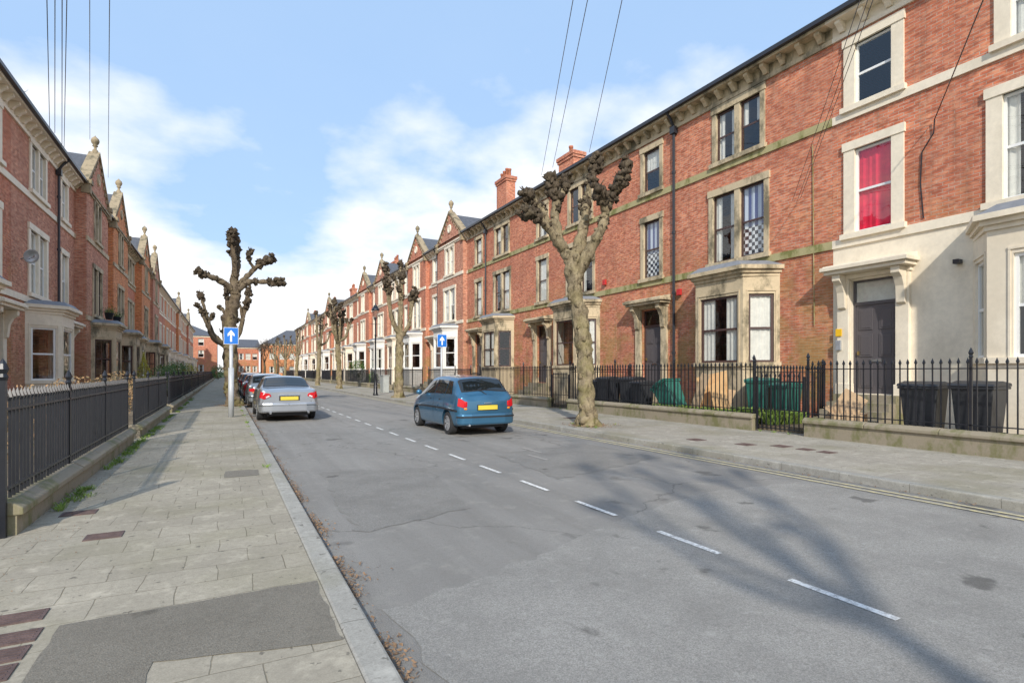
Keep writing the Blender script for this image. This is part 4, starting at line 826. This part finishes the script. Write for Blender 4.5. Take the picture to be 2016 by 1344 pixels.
# ------------------------------------------------------------------ signs, lamp, cabinet
def arrow_sign(x,y,z,top,label,thick):
    root=empty('road_sign',(x,y,z)); m=MB(); m.cyl((0,0,0),(0,0,top-z-.02),.05*thick,n=14)
    if thick>1: m.cyl((0,0,0),(0,0,1.6),.085,n=14)
    m.build('post',M['greypost'],root,True)
    rz=-.03
    def xf(a,b,c): return (a*cos(rz)-b*sin(rz),a*sin(rz)+b*cos(rz),c)
    h=.52; w=.40; t0=top-z-h
    m=MB(xf); m.box(-w/2-.012,w/2+.012,-.075,-.065,t0-.012,t0+h+.012); pl=m.build('sign_plate',M['signwhite'],root)
    m=MB(xf); m.box(-w/2,w/2,-.079,-.0755,t0,t0+h); m.build('blue_face',M['signblue'],pl)
    m=MB(xf); c=t0; m.xprism([(-.028,c+.07),(.028,c+.07),(.028,c+.30),(.10,c+.24),(.10,c+.32),(0,c+.45),(-.10,c+.32),(-.10,c+.24),(-.028,c+.30)],-.083,-.0795); fixn(m.build('arrow',M['signwhite'],pl))
    m=MB(xf); m.box(-.02,.02,-.066,.06,t0+.1,t0+.13); m.box(-.02,.02,-.066,.06,t0+.38,t0+.41); m.build('bracket',M['metal'],root)
    tag(root,label,'sign','one way arrow signs')
arrow_sign(.19,19.7,PL,2.98,'blue one way arrow sign on a pale grey post on the left pavement',1.2)
arrow_sign(8.25,21.9,PR,3.15,'blue one way arrow sign on the right kerb behind the blue hatchback',.9)
lr=empty('street_lamp',(8.15,33,PR)); m=MB(); m.lathe([(.15,0),(.15,.1),(.12,.15),(.11,.7),(.08,.78),(.07,1.2),(.09,1.25),(.055,1.35),(.045,3.6),(.07,3.65),(.04,3.75),(.035,4.6),(.08,4.68),(.03,4.75)],n=14); m.cyl((-.3,0,4.35),(.3,0,4.35),.014,n=6); m.build('column',M['black'],lr,True)
m=MB()
for k in range(4):
    a=pi/4+k*pi/2; m.cyl((.13*cos(a),.13*sin(a),4.75),(.22*cos(a),.22*sin(a),5.2),.010,n=4)
m.lathe([(.14,4.73),(.14,4.76)],n=4); m.lathe([(.26,5.2),(.24,5.26),(.12,5.42),(.12,5.46),(.05,5.52),(.03,5.62),(0,5.66)],n=12); m.build('lantern_frame',M['black'],lr)
m=MB(); m.lathe([(.12,4.77),(.21,5.19)],n=4); m.build('lantern_glass',M['glass'],lr); tag(lr,'black cast iron heritage street lamp on the right pavement','street lamp')
cb=empty('cabinet',(9.9,37.5,PR)); m=MB(); m.box(-.2,.2,-.45,.45,0,1.15); m.build('body',M['fistbox'],cb,bevel=.02); m=MB(); m.box(-.24,.24,-.48,.48,1.152,1.2); m.build('lid',M['fistbox'],cb); m=MB(); m.box(-.206,-.2,-.01,.01,.05,1.1); m.build('door_gap',M['trimblack'],cb); tag(cb,'pale grey telecoms cabinet on the right pavement by the lamp','cabinet')
# ------------------------------------------------------------------ bins and rubbish
def bin_(x,y,mat,label,rz=0,s=1.0,z=.25,roll=0):
    root=empty('wheelie_bin',(x,y,z),rz); m=MB(); a,b=.23*s,.29*s; h=.95*s
    if roll: root.rotation_euler=(roll,0,0)
    m.add([(-a,-a,.06),(a,-a,.06),(a,a,.06),(-a,a,.06),(-b,-b,h),(b,-b,h),(b,b,h),(-b,b,h)],[(0,3,2,1),(4,5,6,7),(0,1,5,4),(1,2,6,5),(2,3,7,6),(3,0,4,7)]); m.build('body',M[mat],root,bevel=.02)
    m=MB(); m.box(-b-.03,b+.03,-b-.03,b+.03,h-.05,h); m.build('rim_band',M[mat],root,bevel=.01)
    m=MB(); m.yprism([(-b-.05,h+.003),(b+.05,h+.003),(b+.02,h+.06),(0,h+.1),(-b-.02,h+.05)],-b-.04,b+.04); fixn(m.build('lid',M[mat],root,bevel=.012))
    m=MB(); m.cyl((-b+.04,b+.09,h),(b-.04,b+.09,h),.015); m.box(-b+.04,-b+.07,b,b+.09,h-.02,h+.01); m.box(b-.07,b-.04,b,b+.09,h-.02,h+.01); m.build('handle',M[mat],root)
    for sx in (-1,1): m=MB(); m.lathe([(0,-.02),(.1,-.02),(.1,.02),(0,.02)],(sx*(a+.03),a,.1),14,'x'); m.build('wheel',M['tyre'],root)
    tag(root,label,'bin','wheelie bins behind the railings')
bin_(12.4,4.75,'binb','black wheelie bin at the right edge, nearest the camera',-pi/2,1.1); bin_(12.35,5.62,'binb','black wheelie bin second from the right edge, nearer the cream house door',-pi/2+.1,1.08)
for i,(x_,y_,mt,lb,tl) in enumerate(((13.6,9.5,'bing','green wheelie bin behind the weeds, nearer the gate',0),(13.6,10.25,'bing','green wheelie bin behind the weeds, touching the leaning boards',0),(12.4,12.3,'bing','green wheelie bin tipped sideways beyond the leaning boards',-.55),(12.4,13.9,'binb','black wheelie bin next to the tipped green one',0),(12.7,14.8,'binb','black wheelie bin in the middle of the dark row beyond the boards',0),(12.4,15.7,'binb','black wheelie bin third beyond the boards',0),(12.6,16.5,'binb','black wheelie bin close to the flag house gate',0))):
    bin_(x_,y_,mt,lb,-pi/2+.16*((i*5)%3-1),1.1 if i%3 else .98,roll=tl)
def board(y,x,w,h,tilt,mat,label,rz=0,roll=0):
    m=MB(); m.box(-.01,.01,-w/2,w/2,0,h); o=m.build('board',M[mat],loc=(x,y,.26)); o.rotation_euler=(roll,tilt,rz); tag(o,label,'board','boards leaning behind the right railing')
board(10.9,12.35,1.0,1.3,.25,'wood','wide plywood board leaning behind the right railing',.1,-.22); board(11.45,12.1,.4,1.3,.2,'card','narrow tall brown board leaning beside the plywood one',-.2,.25); board(10.25,12.1,.45,1.15,.3,'wood','orange brown board slumped nearest the weeds',.15,-.45); board(11.3,12.65,1.1,.9,.4,'card','pale low board lying behind the plywood one',.1,.12); board(7.35,12.1,.55,.95,.25,'card','tan board leaning behind the gate of the cream house',.1,.5)
def cbox(x,y,s,rz,label):
    root=empty('cardboard_box',(x,y,.25),rz); m=MB(); m.box(-s,s,-s*.7,s*.7,0,s*.9); m.build('carton',M['card'],root); m=MB(); m.quad((-s,-s*.7,s*.9),(s,-s*.7,s*.9),(s,-s*1.2,s*1.15),(-s,-s*1.2,s*1.15)); m.quad((-s,s*.7,s*.9),(s,s*.7,s*.9),(s,s*1.1,s*1.25),(-s,s*1.1,s*1.25)); m.build('flap',M['card'],root); tag(root,label,'box')
cbox(12.4,7.1,.42,.4,'open cardboard box behind the right railing beside the cream house gate')
# ------------------------------------------------------------------ wall fixtures
def fix(name,x,y,z,dx,dy,dz,mat,label,cat): m=MB(); m.box(-dx/2,dx/2,-dy/2,dy/2,-dz/2,dz/2); o=m.build(name,M[mat],loc=(x,y,z),bevel=.01); tag(o,label,cat); return o
p=onlat(1655,655,XR-.03); fix('warning_sign',XR-.12,p.y,p.z,.02,.17,.2,'yellow','small yellow warning sign beside the cream house door','sign')
fix('intercom',XR-.13,p.y,p.z-.34,.06,.14,.26,'metal','grey door entry panel under the yellow warning sign','intercom')
p=onlat(1337,575,XR-.08); fix('alarm_box',XR-.08,p.y,p.z,.1,.18,.22,'alarm_red','small red alarm box beside the drainpipe on the right','alarm box')
p=onlat(1190,556,XR-.08); fix('alarm_box',XR-.08,p.y,p.z,.1,.18,.22,'alarm_red','small red alarm box between two doors behind the big tree','alarm box')
p=onlat(1885,515,XR-.1); fix('wall_light',XR-.1,p.y,p.z,.18,.12,.1,'black','small black wall light on the cream ground floor at right','lamp')
def dish(x,y,z,r,label,sx):
    root=empty('satellite_dish',(x,y,z)); m=MB(); m.xf=lambda a,b,c: (a*.3+c*.95, b, a*.95-c*.3)
    m.lathe([(0,0),(r*.4,.01),(r*.75,.05),(r,.1),(r,.11),(r*.75,.06),(0,.012)],(0,0,0),20); m.build('reflector',M['metal'],root,True); m=MB(); m.tube([(-.35,0,-.1),(-.1,0,-.05),(0,0,0)],[.02,.02,.02],6); m.tube([(0,0,-r*.5),(.3,-.03,-.05)],[.012,.012],6); m.box(.28,.34,-.07,-.01,-.08,0); m.build('arm',M['metal'],root); root.rotation_euler=(0,0,-.7); tag(root,label,'satellite dish')
p=onlat(57,503,XL+.4); dish(XL+.4,p.y,p.z,.24,'grey satellite dish on the second left house beside its first floor window',1)
an=empty('tv_aerial',(XL-2.4,31.3,10.8)); m=MB(); m.cyl((0,0,0),(0,0,3.4),.02,n=6); m.build('mast',M['metal'],an); m=MB(); m.cyl((-.9,-.5,3.2),(.7,.4,3.35),.012,n=5)
for k in range(9): f=k/8; x_,y_=-.9+1.6*f,-.5+.9*f; m.cyl((x_-.16,y_+.28,3.2+.15*f),(x_+.16,y_-.28,3.2+.15*f),.007,n=4)
m.build('antenna',M['metal'],an); tag(an,'thin metal television aerial above the second house on the left','aerial')
for (y_,lb) in ((33.0,'nearer black planter with flowers on the left gable house bay'),(35.2,'farther black planter with green plant on the left gable house bay')):
    r=empty('planter',(XL+1.15,y_,4.15)); m=MB(); m.lathe([(.14,0),(.2,.3),(.22,.32),(.17,.32)],n=12); m.build('pot',M['black'],r,True); m=MB()
    for i in range(140):
        d=Vector((random.gauss(0,.13),random.gauss(0,.13),.32+abs(random.gauss(0,.13)))); u=Vector((random.gauss(0,1),random.gauss(0,1),random.gauss(0,1))).normalized()*.04; w_=u.orthogonal().normalized()*.02; m.quad(d-u,d+w_,d+u,d-w_)
    m.build('foliage',M['lgreen'],r); tag(r,lb,'planter')
A0=Vector((.45,-2.6,8.7))
def wire(end,label,off=(0,0,0),r=.010,sag=.12):
    a=A0+Vector(off); b=Vector(end); pts=[a.lerp(b,t/14)+Vector((0,0,-sag*4*(t/14)*(1-t/14))) for t in range(15)]; a2=a-(b-a).normalized()*6
    m=MB(); m.tube([a2]+pts,[r]*16,5); tag(m.build('overhead_wire',M['black']),label,'wire','overhead telephone wires')
E=lambda x,y,l: tuple(onlat(x,y,l))
wire(E(98,262,-5.9),'overhead wire running to the left terrace, leftmost of the bundle'); wire(E(108,262,-5.9),'overhead wire of the left bundle, second from left',(.12,0,.05)); wire(E(122,300,-5.9),'overhead wire of the left bundle, third from left',(.1,0,0)); wire(E(126,300,-5.9),'overhead wire of the left bundle, fourth from left',(.2,0,.1))
wire(E(177,275,-5.9),'overhead wire reaching the finial of the first left gable'); wire(E(213,350,-5.9),'overhead wire reaching the second left gable, rightmost on the left')
wire(E(1066,345,XR-.4),'leftmost overhead wire above the right terrace',(-.4,0,0)); wire(E(1088,330,XR-.4),'middle overhead wire above the right terrace',(-.2,0,0)); wire(E(1160,300,XR-.4),'overhead wire passing down behind the right tree top',(-.3,0,0))
wire(E(1560,395,XR-.02),'overhead wire dropping onto the brick wall beside the cream house',(-.25,0,0),.006); wire(E(1568,400,XR-.02),'second overhead wire dropping onto the wall beside the cream house',(-.1,0,.05),.006); wire(E(1576,390,XR-.02),'third thin overhead wire dropping onto the flag house wall',(.05,0,.05),.006); wire(E(1840,235,XR-.1),'thick overhead cable reaching the bracket on the cream house',(-.1,0,.1),.012)
m=MB(); m.tube([E(1840,235,XR-.06),E(1838,262,XR-.03),E(1815,300,XR-.02),E(1812,360,XR-.02),E(1818,430,XR-.02)],[.014]*5,6); tag(m.build('wall_cable',M['black']),'black cable running down the brick wall of the nearest right house','cable')
m=MB(); m.tube([E(1600,285,XR-.03),E(1601,400,XR-.03),E(1603,640,XR-.03)],[.011]*3,6); tag(m.build('wall_cable',M['stonegreen']),'pale conduit running down the brick wall left of the cream house','cable')
# ------------------------------------------------------------------ light, sky, camera
EL=radians(32); AZ=Vector((-.47,-.883,0)).normalized()
sd=Vector((AZ.x*cos(EL),AZ.y*cos(EL),sin(EL)))
ld=bpy.data.lights.new('sun','SUN'); ld.energy=4.2; ld.angle=radians(1.3); ld.color=(1,.94,.84); lo=bpy.data.objects.new('sun',ld); C.objects.link(lo); lo.rotation_euler=sd.to_track_quat('Z','Y').to_euler()
w=bpy.data.worlds.new('World'); bpy.context.scene.world=w; w.use_nodes=True; t=w.node_tree; t.nodes.clear()
out=N(t,'ShaderNodeOutputWorld'); sky=N(t,'ShaderNodeTexSky'); sky.sky_type='NISHITA'; sky.sun_disc=False; sky.sun_elevation=EL; sky.sun_rotation=atan2(AZ.x,AZ.y); sky.air_density=1.0; sky.dust_density=.6; sky.ozone_density=1.6
b1=N(t,'ShaderNodeBackground'); b1.inputs[1].default_value=.15
L(t,sky.outputs[0],b1.inputs[0])
tc=N(t,'ShaderNodeTexCoord'); sp_=N(t,'ShaderNodeSeparateXYZ'); L(t,tc.outputs['Generated'],sp_.inputs[0])
bh=N(t,'ShaderNodeBackground'); bh.inputs[0].default_value=(.40,.64,1.0,1); bh.inputs[1].default_value=1.15
m0=N(t,'ShaderNodeMixShader'); m0.inputs[0].default_value=.72; L(t,b1.outputs[0],m0.inputs[1]); L(t,bh.outputs[0],m0.inputs[2])
az=N(t,'ShaderNodeMath',operation='ADD'); L(t,sp_.outputs[2],az.inputs[0]); az.inputs[1].default_value=.25
dv=N(t,'ShaderNodeVectorMath',operation='DIVIDE'); cc=N(t,'ShaderNodeCombineXYZ')
for i in range(3): L(t,az.outputs[0],cc.inputs[i])
L(t,tc.outputs['Generated'],dv.inputs[0]); L(t,cc.outputs[0],dv.inputs[1])
mp=N(t,'ShaderNodeMapping'); mp.inputs['Location'].default_value=(1.7,.6,0); mp.inputs['Scale'].default_value=(1,1,.0); L(t,dv.outputs[0],mp.inputs[0])
n1=noi(t,mp.outputs[0],1.35,10,.52)
hz=ramp(t,sp_.outputs[2],.50,.10,-.05,.26); ad=N(t,'ShaderNodeMath',operation='ADD'); L(t,n1,ad.inputs[0]); L(t,hz,ad.inputs[1])
cf=ramp(t,ad.outputs[0],.50,.66,.08,1.0)
n2=noi(t,mp.outputs[0],3.2,7,.6); b2=N(t,'ShaderNodeBackground'); L(t,mixc(t,ramp(t,n2,.3,.7),(.84,.87,.92),(1,.99,.97)),b2.inputs[0]); b2.inputs[1].default_value=1.25
mx=N(t,'ShaderNodeMixShader'); L(t,cf,mx.inputs[0]); L(t,m0.outputs[0],mx.inputs[1]); L(t,b2.outputs[0],mx.inputs[2]); L(t,mx.outputs[0],out.inputs[0])
cam=bpy.data.cameras.new('camera'); co=bpy.data.objects.new('camera',cam); C.objects.link(co); cam.sensor_width=36; cam.lens=F_/2016*36; cam.shift_y=(HZ-672)/2016; cam.clip_end=3000; cam.clip_start=.05
co.location=(0,0,CZ); co.rotation_euler=(pi/2,0,-math.atan2(S_,C_)); bpy.context.scene.camera=co
vs=bpy.context.scene.view_settings; vs.view_transform='Standard'; vs.look='None'; vs.exposure=0
